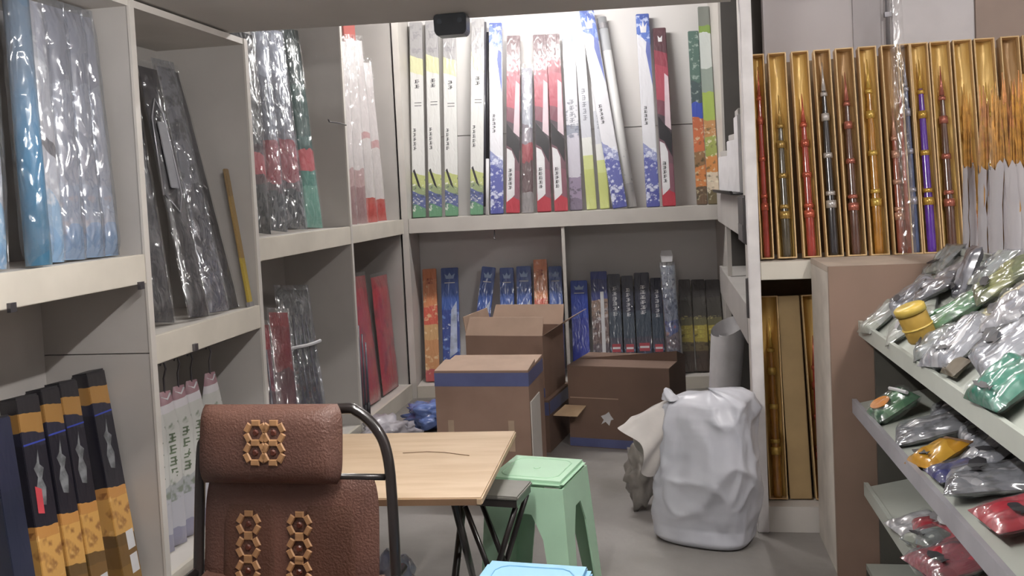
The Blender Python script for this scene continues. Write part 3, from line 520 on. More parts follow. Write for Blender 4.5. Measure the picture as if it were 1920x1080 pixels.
# ------------------------------------------------------------------ golden rod boxes
SATIN = mat('gold_satin', 'd6b36a', .38, metal=.25, var=.2, scale=7, col2='b08a4c', stretch=(1, 1, .35), bump=.5, bscale=22)
SATIN2 = mat('brown_satin', 'a98556', .4, metal=.2, var=.2, scale=7, col2='86633c', stretch=(1, 1, .35), bump=.5, bscale=22)
TRAY = mat('tan_box_card', 'd8b684', .5, var=.06); TRAYD = mat('dark_box_card', '6d4f34', .6)
RODC = {'red': ('9c3a30', 'c0604a'), 'olive': ('4d4638', 'a8894a'), 'black': ('2f2c2e', 'c9c4c0'), 'brown': ('5c3f34', 'b06a5a'), 'gold': ('a8742c', 'd8b45a'), 'pink': ('a05a48', 'd8a890'), 'blue': ('4a5a80', 'b4b8cc'), 'purple': ('5a2f9c', 'c9a24a'), 'orange': ('b86a2a', 'e0b060')}
def gold_box(ub, ut, zt, wd, label, colr, rod_top=.78, zb=1.0755, db=.1, dt=.22, lining=None, group='golden rod boxes on the upper shelf', closed=False, t=.05):
    th = thing('gold_rod_box', label, 'rod box', group=group); h = lean(th, 'G', ub, db, zb, ut, dt, zt, wd, t)
    k = .0045; w2 = wd/2
    if closed:
        slab(wd, h, t*.8, mat('kraft_tan', 'b59a6e', .6, var=.08, scale=6), 'lid', th, .002); box('side_seam', TRAYD, th, w2+.0003, w2+.002, -t*.3, t*.3, .004, h-.004); return th
    mb = MB().box(-w2, w2, t/2-k, t/2, 0, h).box(-w2, -w2+k, -t/2, t/2-k-.0002, 0, h).box(w2-k, w2, -t/2, t/2-k-.0002, 0, h).box(-w2+k+.0002, w2-k-.0002, -t/2, t/2-k-.0002, 0, k).box(-w2+k+.0002, w2-k-.0002, -t/2, t/2-k-.0002, h-k, h)
    mb.obj('tray', TRAY, th)
    so = ub*37; iw = wd-2*k-.002
    def fn(p, v):
        a = p*2-1; x = a*iw/2; d = .014*math.sin(v*23+so+a*1.5)*.25 + noise.noise(Vector((x*30, so, v*9)))*.006
        return (x, t/2-.008 - .018*a*a + d*.7, k+.001+v*(h-2*k-.002))
    MB().grid(8, 30, fn).obj('satin_lining', lining or SATIN, th, smooth=True)
    c1, c2 = RODC[colr]; m1 = mat('rod_'+colr, c1, .2, var=.12, coat=1, scale=20); m2 = mat('rod_trim_'+colr, c2, .25, metal=.5, coat=.6)
    y = -.006; r = .0175 if wd > .06 else .013; H = h*rod_top
    rod = MB().lathe([(r*.95, 0), (r, H*.02), (r, H*.28), (r*.86, H*.34), (r*.84, H*.52), (r*.7, H*.74), (r*.55, H*.9), (.002, H)], 12, (0, y, .004)).obj('rod', m1, th, smooth=True)
    for q, hh, rr in ((.27, .03, 1.2), (.34, .016, 1.1), (.55, .02, 1.05), (.76, .03, .95), (.9, .016, .8)): MB().lathe([(r*rr, 0), (r*rr, hh)], 12, (0, y, H*q)).obj('metal_ring', m2, rod, smooth=True)
    MB().lathe([(r*.62, 0), (r*.3, .05), (.0012, .12)], 10, (0, y, H*.93)).obj('rod_tip', m2, rod, smooth=True)
    return th
GB12 = [(.400, .400, .05, 'red', .86, 'narrow gold box with dark red rod beside the white post', 0), (.478, .476, .071, 'olive', .7, 'gold box with slim olive rod and yellow lining', 0), (.573, .566, .067, 'red', .7, 'gold box with bright red rod', 0),
        (.659, .652, .064, 'black', .86, 'gold box with black and silver banded rod', 1), (.743, .738, .07, 'brown', .8, 'brown-lined box with thin pinkish rod', 1), (.829, .826, .069, 'gold', .86, 'bright gold box with orange-gold rod', 0),
        (.914, .911, .064, 'pink', .6, 'brown-lined box half covered by a clear wrapped rod', 1), (.967, .968, .04, 'blue', .86, 'narrow dark box with silvery blue rod', 1), (1.024, 1.022, .067, 'purple', .84, 'gold box with vivid purple rod', 0), (1.1, 1.1, .076, 'brown', .8, 'gold box with brown rod beside the purple one', 0),
        (1.182, 1.183, .07, 'orange', .7, 'gold box behind the leftmost straw bundle', 0), (1.262, 1.264, .075, 'gold', .7, 'gold box with pale yellow lining behind straws', 0), (1.353, 1.358, .068, 'orange', .7, 'brown-gold box behind the straw bundles', 1), (1.432, 1.437, .068, 'gold', .7, 'last gold box at the right end of the row', 0)]
for ub, ut, wd, c, rt_, lb, br in GB12: gold_box(ub+.002, ut+.002, 1.909, wd, lb, c, rt_, lining=SATIN2 if br else SATIN)
g2 = 'golden boxes on the lower shelf'
gold_box(.412, .408, .921, .072, 'gold box with amber rod on the lower shelf', 'gold', .8, zb=.1005, dt=.18, group=g2)
gold_box(.50, .486, .919, .085, 'closed tan box leaning beside the amber rod box', 'gold', zb=.1005, dt=.18, group=g2, closed=True)
gold_box(.592, .572, .921, .07, 'gold box half hidden behind the brown cabinet', 'red', .7, zb=.1005, dt=.18, group=g2)
ct = thing('wrapped_rod', 'rod in a tall clear sleeve standing above the golden boxes', 'rod bag'); h = lean(ct, 'G', .93, .045, 1.0765, .935, .19, 2.12, .05, .024)
link('film_sleeve', bagmesh(.055, h, .03, 160, FILM, 'film_sleeve', cr=.006), ct); MB().tube([(0, 0, .01), (0, 0, h*.6)], [.01, .005], 10).obj('rod', mat('rod_pink', 'a05a48', .2, coat=1), ct, smooth=True)
gp = thing('conduit', 'thin grey conduit running up the wall above the golden boxes', 'pipe', (.962, 4.075, 1.91)); MB().tube([(0, 0, 0), (0, 0, 1.03)], .009, 10).obj('pipe', mat('grey_paint', '8a888c', .5), gp, smooth=True); box('clamp', GREY, gp, -.014, .014, -.011, .0095, .15, .17)

# ------------------------------------------------------------------ sloping display rack
RACK = mat('pale_green_grey_plastic', 'b2b6ae', .35, var=.06, scale=5); RACKD = mat('dark_rack_back', '4e4c46', .7)
rk = thing('display_rack', 'pale display rack with sloping shelves full of lure bags', 'rack', (.65, 2.2, 0)); RY0, RY1 = -1.0, 1.025
def rkx(name, m, pts, y0=RY0, y1=RY1): return MB().prism([(x-.65, z) for x, z in pts], y0, y1).obj(name, m, rk)
rkx('top_shelf', RACK, [(.652, .862), (.655, .888), (.94, 1.128), (1.06, 1.128), (1.06, 1.112), (.945, 1.112)]); rkx('shelf_lip', RACK, [(.638, .855), (.651, .855), (.651, .905), (.638, .905)])
rkx('middle_shelf', RACK, [(.625, .6), (1.0, .68), (1.0, .7), (.625, .62)]); rkx('shelf_lip', mat('grey_lip', '9d9ba0', .4), [(.61, .588), (.6245, .588), (.6245, .636), (.61, .636)])
rkx('lower_shelf', RACK, [(.655, .31), (1.0, .385), (1.0, .405), (.655, .33)]); rkx('shelf_lip', RACK, [(.64, .3), (.6545, .3), (.6545, .345), (.64, .345)])
rkx('base_shelf', RACK, [(.64, .04), (1.0, .04), (1.0, .06), (.64, .06)]); rkx('back_panel', RACKD, [(1.001, 0), (1.02, 0), (1.02, 1.11), (1.001, 1.11)])
rkx('ledge_lip', RACK, [(.93, 1.129), (.945, 1.129), (.945, 1.15), (.93, 1.15)])
for s in (RY0-.02, RY1-.02+.022): rkx('end_frame', RACKD, [(.69, 0), (1.0, 0), (1.0, 1.1), (.96, 1.1), (.69, .86)], s, s+.018)
for s in (RY0, RY1-.04): rkx('foot', RACKD, [(.64, 0), (.98, 0), (.98, .039), (.64, .039)], s, s+.04)
def tier_z(k, x):
    (x0, z0, x1, z1) = ((.655, .888, .94, 1.128), (.625, .62, 1.0, .70), (.655, .33, 1.0, .405), (.64, .06, 1.0, .06))[k]
    return z0+(z1-z0)*(x-x0)/(x1-x0), math.atan2(z1-z0, x1-x0)
def lure_bag(k, x, y, w, h, t, A, label, rot=0, lift=0, seed=0, F=None, up=0, mark=None, group=None, hdr=None):
    """pillow pouch lying on a tier; its length axis points away from the customer, turned by rot, raised by up"""
    z, sl = tier_z(k, x)
    th = thing('lure_bag', label, 'lure bag', group=group)
    M = Matrix.Translation((x, y, z+lift)) @ Matrix.Rotation(-sl-up, 4, 'Y') @ Matrix.Rotation(R(-90+rot), 4, 'Z') @ Matrix.Translation((0, -h/2, t*.55)) @ Matrix.Rotation(R(-90), 4, 'X')
    th.matrix_world = M
    link('pouch', bagmesh(w, h, t, seed, A, 'pouch', nx=14, nz=18, cr=.018, sc=34, foot=.12), th)
    rq = random.Random(seed)
    for q in range(rq.choice((0, 1, 1))):
        cx, cz, l, b = rq.uniform(-.2, .2)*w, h*(.28+.3*q+rq.uniform(-.06, .06)), w*rq.uniform(.2, .34), h*rq.uniform(.04, .09)
        poly(th, [(cx-l, cz), (cx-l*.5, cz-b*.9), (cx+l*.3, cz-b), (cx+l*.75, cz-b*.2), (cx+l, cz-b*.8), (cx+l*.9, cz+b*.9), (cx+l*.7, cz+b*.2), (cx+l*.2, cz+b), (cx-l*.5, cz+b*.9)], -t*.52-.005, rq.choice((INK, HDR, INK)), 'lure_print')
    if F: link('film', bagmesh(w*1.06, h*1.04, t*1.25, seed+3, F, 'film', nx=14, nz=18, cr=.02, sc=36, foot=.12), th)
    if hdr: slab(w*.98, h*.14, .003, hdr, 'header_strip', th, 0, z0=h*.95)
    return th
def pouch(name, c, c2, sp=None, cr=.9): return art(name, [(0, c), (.35, c2), (.75, c)], diag=.2, wob=.35, crinkle=cr, cs=26, coat=1, speck=sp, rough=.3)
P_S = pouch('silver_pouch', '96969c', '7c7c84', [('55555c', 26, .6, 0, 1), ('c4c4c8', 30, .6, 0, 1)]); P_C = pouch('clear_grey_pouch', '94988f', 'a4a8a4', [('77797c', 18, .64, 0, 1)])
P_G = pouch('green_pouch', '3d6b4c', '4f7f5a', [('2c4438', 20, .6, 0, 1), ('a8b8a4', 30, .68, 0, 1)]); P_O = pouch('olive_pouch', '5c6440', '7d8050', [('39402c', 22, .58, 0, 1)])
P_Y = pouch('cream_yellow_pouch', 'd0c05a', 'd8cdb0', None, .5); P_D = pouch('dark_grey_pouch', '55555c', '6c6c74'); P_T = pouch('teal_pouch', '1d6a58', '2c7c68', [('8ab4a8', 22, .66, 0, 1)])
P_A = pouch('gold_pouch', 'b8862c', 'c89a3c', None, .5); P_U = pouch('indigo_pouch', '3c3f6e', '55588a'); P_R = pouch('red_pouch', 'a83440', 'b8505a', [('7a2630', 20, .6, 0, 1)]); P_K = pouch('silver_black_pouch', '8a8a8e', '9c9ca0', [('2c2c30', 24, .55, 0, 1)])
P_W = pouch('white_pouch', 'a6a6aa', 'b4b4b8', [('84868a', 16, .6, 0, 1)]); P_DR = pouch('dark_red_pouch', '6e4448', '7e4c50'); P_DB = pouch('navy_pouch', '2c3560', '38406c')
ORANGE = mat('orange_print', 'd98a2c', .4)
def disc(parent, r, h, y, m, name, sx=1): return MB().prism([(r*sx*math.cos(a*PI/8), h+r*math.sin(a*PI/8)) for a in range(16)], y-.002, y).obj(name, m, parent)
lure_bag(0, .697, 3.10, .13, .16, .03, P_C, 'pale clear pouch at the corner of the top shelf', 10, seed=201, F=FILM)
lure_bag(0, .775, 3.02, .15, .16, .04, P_S, 'silver fish-printed pouch beside the yellow tub', -10, .005, seed=202, F=FILM2)
lure_bag(0, .86, 2.93, .14, .14, .035, P_S, 'silver pouch behind the yellow tub', 30, .005, seed=203, F=FILM)
lure_bag(0, .72, 2.83, .14, .17, .03, P_C, 'clear pouch lying behind the yellow tub', -25, .004, seed=204, F=FILM)
lure_bag(0, .875, 2.79, .09, .17, .04, P_D, 'dark grey pointed pouch standing up near the ledge', 0, .02, seed=205, up=.5)
lure_bag(0, .80, 2.62, .10, .3, .035, P_G, 'long green pouch lying diagonally across the top shelf', -25, .006, seed=206, F=FILM)
lure_bag(0, .885, 2.55, .12, .18, .04, P_O, 'olive pouch against the ledge', -15, .012, seed=207, F=FILM)
ly = lure_bag(0, .845, 2.36, .15, .2, .03, P_Y, 'cream and yellow pouch with a black bird mark', -15, .014, seed=208, F=FILM)
poly(ly, [(-.03, .05), (-.005, .045), (.03, .06), (.012, .07), (.02, .095), (.006, .085), (-.004, .1), (-.012, .078), (-.035, .075), (-.018, .066)], -.021, INK, 'bird_mark')
lure_bag(0, .73, 2.40, .17, .19, .04, P_W, 'large white crinkled pouch in the middle of the top shelf', 15, .006, seed=209, F=FILM2)
lure_bag(0, .78, 2.16, .18, .22, .045, P_W, 'large white crinkled pouch next to the teal pouch', -10, .008, seed=210, F=FILM2)
lw_ = lure_bag(0, .682, 2.30, .08, .06, .02, mat('brown_tag', '5c5448', .5), 'small brown tag pouch at the shelf lip', 5, .012, seed=211)
lure_bag(0, .70, 2.0, .17, .14, .05, P_T, 'dark teal pouch at the shelf lip', 5, .01, seed=212, F=FILM)
lure_bag(0, .86, 1.95, .18, .2, .04, P_G, 'green pouch behind the teal pouch', -10, .008, seed=213, F=FILM)
jr = thing('bait_tub', 'yellow-olive bait tub at the lip of the top shelf', 'tub', (.688, 2.62, .942)); jr.rotation_euler = (0, R(-22), 0); JM = mat('mustard_plastic', 'a8883c', .45, var=.12, scale=14); JM2 = mat('yellow_lid', 'c4a84e', .4)
MB().lathe([(.036, 0), (.039, .006), (.039, .075), (.036, .08)], 20).obj('tub_body', JM, jr, smooth=True); MB().lathe([(.042, .0805), (.042, .098), (.036, .102), (.002, .102)], 20).obj('lid', JM2, jr, smooth=True); MB().tube([(.0395*math.cos(a*PI/10), .0395*math.sin(a*PI/10), .04) for a in range(20)], .003, 5).obj('label_rim', JM2, jr)
l1 = lure_bag(1, .70, 2.99, .15, .15, .05, P_G, 'green pouch with orange oval at the end of the middle shelf', 5, .01, seed=221, F=FILM, up=.35)
disc(l1, .032, .05, -.028, ORANGE, 'orange_oval', 1.4); MB().tube([(-.06, -.03, .11), (0, -.034, .115), (.065, -.03, .125)], .006, 6).obj('white_stick', INKW, l1)
lure_bag(1, .735, 2.72, .15, .2, .04, P_K, 'silver pouch with black prints beside the gold pouch', -15, .006, seed=222, F=FILM2, up=.15)
th = lure_bag(1, .69, 2.50, .12, .13, .04, P_A, 'gold pouch with dark folded edge', 20, .006, seed=223, up=.25, hdr=TRAYD)
lure_bag(1, .69, 2.36, .11, .12, .03, P_U, 'small indigo pouch between gold and silver pouches', 5, .008, seed=224, F=FILM)
lure_bag(1, .86, 2.58, .15, .18, .05, P_S, 'glittering silver pouch at the back of the middle shelf', -10, .008, seed=225, F=FILM2, up=.25)
lure_bag(1, .76, 2.24, .17, .25, .04, P_K, 'wide silver pouch with black prints and dark seam', -20, .012, seed=226, F=FILM2, hdr=INK)
lure_bag(1, .74, 2.03, .15, .2, .04, P_R, 'red and white pouch lying on the middle shelf', 5, .01, seed=227, F=FILM)
lure_bag(1, .86, 2.12, .15, .16, .04, P_W, 'white pouch behind the red one on the middle shelf', -20, .01, seed=228, F=FILM)
lure_bag(2, .70, 2.80, .12, .14, .03, P_W, 'white pouch near the end of the lower shelf', 10, .006, seed=231, F=FILM)
l3 = lure_bag(2, .78, 2.68, .2, .22, .05, P_R, 'red pouch with white oval on the lower shelf', -10, .008, seed=232, F=FILM); disc(l3, .03, .1, -.032, INKW, 'white_oval', 1.6)
lure_bag(2, .72, 2.50, .18, .2, .05, P_R, 'red pouch next to the one with a white oval', 15, .008, seed=233, F=FILM2)
lure_bag(2, .88, 2.50, .16, .14, .05, P_DR, 'dark red pouch at the back of the lower shelf', 0, .01, seed=234)
lure_bag(3, .70, 2.78, .16, .2, .06, P_DB, 'navy pouch on the base shelf of the rack', 0, .004, seed=235, F=FILM)
# bundles of straw floats standing on the ledge
STRAW = mat('straw_gold', 'c08a3c', .5, var=.2, scale=40); STRAW2 = mat('straw_orange', 'c08048', .5, var=.2, scale=40)
BAGM = film('grey_sleeve', 'c4c0c4', haze=.86, gloss=.1, bump=.5, bs=30)
for k, (y, x, hh) in enumerate(((3.17, .985, .27), (3.04, .99, .26), (2.91, .985, .27), (2.78, .99, .28), (2.65, .985, .27))):
    th = thing('straw_bundle', ['first', 'second', 'third', 'fourth', 'fifth'][k]+' grey-sleeved straw float bundle from the brown cabinet end of the ledge', 'float bundle', (x, y, 1.1285), R(70+8*k), 'straw float bundles on the rack ledge')
    rnd = random.Random(300+k)
    def fn(p, v, s):
        a = p*2-1; wd = .044+.03*max(0, (v-.55)/.45)**1.3; return (a*wd, s*(.022*(1-a*a)**.5*(1-.3*v)+.001)+noise.noise(Vector((a*3, v*6, k*5+s)))*.004, v*hh+(.02*abs(a)+.012*math.sin(a*9+k))*v)
    mb = MB().grid(10, 12, lambda p, v: fn(p, v, -1)).grid(10, 12, lambda p, v: fn(p, v, 1), True); mb.obj('grey_sleeve', BAGM, th, smooth=True)
    mb = MB(); mt = MB()
    for q in range(46):
        a = rnd.uniform(-.62, .62); b = rnd.uniform(-.7, .7); h1 = hh+rnd.uniform(.02, .2)
        p0 = Vector((a*.026, b*.012, .003)); p1 = Vector((a*.1+rnd.uniform(-.012, .012), b*.012, h1))
        mb.tube([p0, p1], [.0018, .003], 5); mt.tube([p1+Vector((0, 0, .0005)), p1+(p1-p0).normalized()*rnd.uniform(.03, .08)], [.0034, .001], 5)
    o = mb.obj('straw_stems', STRAW, th); o['kind'] = 'stuff'; o = mt.obj('straw_tips', STRAW2 if k % 2 else STRAW, th); o['kind'] = 'stuff'

# ------------------------------------------------------------------ cartons
KRAFT = mat('kraft_carton', '94796a', .7, var=.07, scale=4, col2='856b5c'); KRAFTI = mat('kraft_inside', 'b09684', .7, var=.05); TAPE = mat('blue_tape', '5b628c', .35, var=.08); KDARK = mat('dark_kraft', '765f52', .7, var=.08, scale=3)
def carton(name, label, loc, rz, w, d, h, m, open_=False, lid=True):
    th = thing(name, label, 'box', loc, rz); k = .005
    box('front_wall', m, th, -w/2, w/2, -d/2, -d/2+k, 0, h); box('back_wall', m, th, -w/2, w/2, d/2-k, d/2, 0, h)
    for s in (-1, 1): box('side_wall', m, th, *(sorted((s*w/2, s*(w/2-k)))), -d/2+k+.0003, d/2-k-.0003, 0, h)
    box('bottom', m, th, -w/2+k+.0003, w/2-k-.0003, -d/2+k+.0003, d/2-k-.0003, 0, k)
    return th
# near carton with blue tape
c1 = carton('taped_carton', 'brown carton with blue tape round its top edge behind the table', (-.86, 4.27, 0), R(-3), .45, .36, .575, KRAFT)
for s in (-1, 1): MB().hexa([(-.224, s*.003 if s > 0 else -.179, .5755), (.224, s*.003 if s > 0 else -.179, .5755), (.224, .179 if s > 0 else -.003, .5755), (-.224, .179 if s > 0 else -.003, .5755)] + [(-.224, .003 if s > 0 else -.179, .5795), (.224, .003 if s > 0 else -.179, .5795), (.224, .179 if s > 0 else -.003, .5985 if s < 0 else .586), (-.224, .179 if s > 0 else -.003, .5985 if s < 0 else .586)]).obj('top_flap', KRAFTI, c1)
box('tape_band', TAPE, c1, -.2257, .2257, -.1812, -.1803, .505, .568); box('tape_band', TAPE, c1, .2253, .2262, -.18, .18, .505, .568)
for x in (-.155, .135): box('hand_slot', mat('pale_slot_card', 'b39c86', .7), c1, x-.014, x+.014, -.1818, -.1803, .2, .345)  # hand slots drawn as flat patches of paler card
box('edge_guard', WHITE, c1, .2265, .232, -.17, .04, 0, .43)
# open carton behind it, standing on another carton
c0 = carton('lower_carton', 'brown carton with blue tape underneath the open carton', (-.85, 5.0, 0), R(-9), .48, .44, .28, KDARK); box('lid_flap', KRAFT, c0, -.24, .24, -.22, .22, .2805, .284); box('tape_band', TAPE, c0, -.242, .242, -.2212, -.2203, .2, .27); box('tape_band', TAPE, c0, .2403, .2412, -.2, .2, .2, .27)
c2 = carton('open_carton', 'open brown carton with raised flaps standing on a taped carton', (-.85, 5.0, .285), R(-9), .44, .42, .34, KRAFT)
box('tape_band', TAPE, c2, -.222, .222, -.2112, -.2103, .01, .06)
for p in ([(-.22, .204, .341), (.22, .204, .341), (.22, .209, .341), (-.22, .209, .341), (-.20, .25, .45), (.22, .25, .45), (.22, .255, .45), (-.2, .255, .45)],
          [(-.22, -.21, .341), (.22, -.21, .341), (.22, -.205, .341), (-.22, -.205, .341), (-.21, -.16, .435), (.215, -.16, .435), (.215, -.155, .435), (-.21, -.155, .435)],
          [(.215, -.2, .341), (.22, -.2, .341), (.22, .2, .341), (.215, .2, .341), (.36, -.19, .43), (.365, -.19, .43), (.365, .2, .43), (.36, .2, .43)],
          [(-.22, -.2, .341), (-.215, -.2, .341), (-.215, .2, .341), (-.22, .2, .341), (-.24, -.19, .44), (-.235, -.19, .44), (-.235, .19, .44), (-.24, .19, .44)]): MB().hexa(p).obj('flap', KRAFTI, c2)
# dark carton with its mouth toward the room
c3 = carton('dark_carton', 'dark brown carton with white sticker beside the sack', (-.235, 5.0, 0), R(-13), .56, .4, .44, KDARK)
MB().hexa([(-.28, -.2, .4405), (.28, -.2, .4405), (.28, 0, .4405), (-.28, 0, .4405), (-.28, -.199, .4445), (.28, -.199, .4445), (.28, -.0, .4445), (-.28, 0, .4445)]).obj('top_flap', KDARK, c3); MB().hexa([(-.28, .001, .4405), (.28, .001, .4405), (.28, .2, .4405), (-.28, .2, .4405), (-.28, .0, .4445), (.28, 0, .5), (.28, .2, .4445), (-.28, .2, .4445)]).obj('top_flap', KDARK, c3)
box('crease_line', KRAFTI, c3, -.27, .0, -.2014, -.2003, .268, .273)
MB().prism([(-.1, .13), (-.075, .145), (-.055, .125), (-.045, .155), (-.03, .16), (-.045, .18), (-.055, .2), (-.075, .185), (-.1, .175), (-.085, .155)], -.2015, -.2004).obj('white_sticker', INKW, c3)
box('tape_band', TAPE, c3, -.281, .281, -.2012, -.2003, 0.004, .05)
MB().hexa([(-.335, -.30, .19), (-.2, -.30, .19), (-.18, -.203, .225), (-.30, -.203, .225), (-.335, -.30, .194), (-.2, -.30, .194), (-.18, -.203, .229), (-.30, -.203, .229)]).obj('side_flap', mat('pale_kraft', 'c4a888', .7), c3)
# blue and white crumpled plastic on the floor by the shelving
def crumple(name, label, loc, r, m, seed, sx=1, sy=1, sz=.6, cat='bag', n=18, amp=.3):
    me = bpy.data.meshes.new(name); bm = bmesh.new(); bmesh.ops.create_icosphere(bm, subdivisions=4, radius=1)
    for v in bm.verts:
        p = v.co.copy(); d = 1+amp*noise.noise(p*1.7+Vector((seed, 0, 0)))+amp*.8*abs(noise.noise(p*3.3+Vector((0, seed, 0))))+amp*.3*noise.noise(p*9+Vector((0, seed, 4)))
        v.co = Vector((p.x*r*sx*d, p.y*r*sy*d, max(-.85, p.z)*r*sz*d))
    zm = min(v.co.z for v in bm.verts)
    for v in bm.verts: v.co.z -= zm
    bm.to_mesh(me); bm.free(); me.materials.append(m)
    for p in me.polygons: p.use_smooth = True
    o = link(name, me); o.location = loc; return tag(o, label, cat)
crumple('plastic_bag', 'crumpled blue plastic bag on the floor by the taped carton', (-1.42, 5.25, .001), .13, mat('blue_plastic_film', '6f86c4', .25, coat=.6, bump=.4, bscale=20), 3, 1.3, 1, .5, amp=.6)
crumple('plastic_bag', 'crumpled white plastic bag on the floor by the red bags', (-1.55, 4.75, .001), .13, mat('white_plastic_film', 'c0bcc4', .3, coat=.5, bump=.4, bscale=20), 9, 1, 1.3, .6, amp=.6)

# ------------------------------------------------------------------ woven sack
SACK = mat('white_woven_sack', 'c6c6ce', .38, var=.06, scale=5, coat=.1, bump=.12, bscale=9, col2='b8b9c2')
sk = thing('woven_sack', 'big white woven plastic sack standing against the white post', 'sack', (.11, 3.555, 0), R(-20))
def ridge(q): return 1-abs(noise.noise(q))*2
def sackpt(p, v):
    a = p*2*PI; c, s = math.cos(a), math.sin(a); e = .7
    cx = (abs(c)**e)*(1 if c > 0 else -1); sy = (abs(s)**e)*(1 if s > 0 else -1)
    prof = [(0, .0), (.001, .78), (.04, .9), (.2, .98), (.45, 1.03), (.7, 1.01), (.86, .96), (.94, .87), (.98, .62), (1, 0)]
    for (v0, q0), (v1, q1) in zip(prof, prof[1:]):
        if v <= v1: r = q0+(q1-q0)*(v-v0)/(v1-v0); break
    x = cx*.2*r + .035*v - .035*max(0, -c)*(1-v); y = sy*.15*r + .03*(1-v)**2; z = v*.60 + .012*c*v
    w = min(1, v*8)
    q = Vector((c*1.2, s*1.2, v*2.0))
    dg = (1-abs(noise.noise(Vector((c*.8+v*1.1+3, s*.8, v*1.3-c*.8)))))**6
    f = .03*noise.noise(q*.9+Vector((4, 0, 0))) + .02*dg*min(1, v*2) + .010*(1-abs(noise.noise(Vector((c*1.7-v*2+1, s*1.7, v*2.4+c*1.2+7)))))**7*min(1, v*3) + .007*math.sin(a*6+5*v+2*noise.noise(q*1.5))*max(0, v-.25) + .006*noise.noise(q*2.6+Vector((0, 9, 0))) + .003*noise.noise(q*6) - .02
    return (x+c*f*w, y+s*f*w, z + .015*noise.noise(Vector((x*8, y*8, 2)))*max(0, v-.8)*5)
MB().grid(110, 80, lambda p, v: sackpt(1-p, v)).obj('sack_body', SACK, sk, smooth=True)
def mouth(p, v):   # gathered open mouth flopping over to the left
    t = p*2*PI; B = Vector((-.05, -.05, .525)); E = Vector((-.225, -.10, .43)); ax = (E-B).normalized(); s1 = ax.cross(Vector((0, 1, 0))).normalized(); s2 = ax.cross(s1)
    r = .055+.045*v**1.4; fold_ = 1+.10*math.sin(t*5+v*2)*(.3+v*.7)+.12*noise.noise(Vector((math.cos(t), math.sin(t), v*2)))
    drop = Vector((0, 0, -.05*v*v))
    return B.lerp(E, v)+drop+s1*math.cos(t)*r*fold_*1.15+s2*math.sin(t)*r*fold_*.75+ax*.03*v*math.sin(t*3)
MB().grid(48, 16, mouth).obj('open_mouth', mat('sack_mouth', 'ccc6c2', .4, var=.06, coat=.15), sk, smooth=True)
def tuft(p, v):
    t = p*2*PI; r = .03*(1-v)**.6+.002; n = 1+.2*math.sin(t*4+v*5)
    return (-.085+r*n*math.cos(t)-.02*v, -.09+r*n*math.sin(t), .575+.045*v)
MB().grid(20, 8, tuft).obj('tied_corner', SACK, sk, smooth=True)
crumple('refuse_bag', 'grey translucent refuse bag slumped beside the white sack', (-.135, 3.92, .001), .095, mat('smoky_bag', '8e8882', .35, var=.2, scale=6, coat=.4, bump=.4, bscale=16), 15, .75, .8, 1.35, amp=.5)
# white roll behind the sack
rl = thing('sheet_roll', 'rolled white foam sheet leaning in the alcove corner behind the sack', 'roll', (.30, 5.5, 0))
MB().grid(16, 10, lambda p, v: (.09*math.cos(p*PI*1.75+.5)*(1+.15*v)-.0+.05*v, .09*math.sin(p*PI*1.75+.5)*(1+.1*v), v*(.54+.05*math.cos(p*PI*1.75-.3)))).obj('outer_sheet', PAPER, rl, smooth=True)
MB().grid(14, 8, lambda p, v: (.055*math.cos(p*PI*1.9)+.05*v, .055*math.sin(p*PI*1.9), v*.49)).obj('inner_sheet', PAPER, rl, smooth=True)

# ------------------------------------------------------------------ plastic stools
def stool(label, loc, rz, m, W=.27, B=.33, H=.46):
    th = thing('plastic_stool', label, 'stool', loc, rz, None); a, b = W/2, B/2
    me = MB().box(-a, a, -a, a, H-.022, H).obj('seat', m, th, bevel=.012)
    for r_, z in ((.1, H+.0002),):
        MB().tube([(r_*max(-1, min(1, 1.25*math.cos(t*PI/16))), r_*max(-1, min(1, 1.25*math.sin(t*PI/16))), z) for t in range(33)], .0025, 6).obj('seat_rim', m, th, smooth=True)
    MB().lathe([(.012, 0), (.012, .002), (.002, .0022)], 14, (0, 0, H)).obj('centre_button', m, th)
    def lerp(z): return b+(a-b)*z/(H-.023)
    for sx in (-1, 1):
        for sy in (-1, 1):   # L-shaped tapering corner legs
            mb = MB(); zt = H-.0225
            for z0, z1, w0, w1 in ((0, zt*.62, .06, .082), (zt*.62, zt*.8, .082, .115)):
                o0, o1 = lerp(z0), lerp(z1); k = .006
                def P(x, y, z): return (sx*x, sy*y, z)
                mb.hexa([P(o0-w0, o0-k, z0), P(o0, o0-k, z0), P(o0, o0, z0), P(o0-w0, o0, z0), P(o1-w1, o1-k, z1), P(o1, o1-k, z1), P(o1, o1, z1), P(o1-w1, o1, z1)])
                mb.hexa([P(o0-k, o0-w0, z0), P(o0, o0-w0, z0), P(o0, o0-k, z0), P(o0-k, o0-k, z0), P(o1-k, o1-w1, z1), P(o1, o1-w1, z1), P(o1, o1-k, z1), P(o1-k, o1-k, z1)])
            mb.obj('leg', m, th)
    z0, z1 = (H-.0225)*.8, H-.0225; o0, o1 = lerp(z0), lerp(z1); k = .006
    for q in range(4):
        mb = MB().hexa([(-o0, -o0, z0), (o0, -o0, z0), (o0-k, -o0+k, z0), (-o0+k, -o0+k, z0), (-o1, -o1, z1), (o1, -o1, z1), (o1-k, -o1+k, z1), (-o1+k, -o1+k, z1)])
        o = mb.obj('apron', m, th); o.rotation_euler.z = q*PI/2
    return th
stool('pale green plastic stool beside the wooden table', (-.46, 3.01, 0), R(-12), mat('mint_plastic', 'b2d8ba', .4, var=.03, spec=.5))
stool('light blue plastic stool in front of the green stool', (-.36, 2.10, 0), R(-6), mat('sky_plastic', '7eb4d6', .35, var=.03))
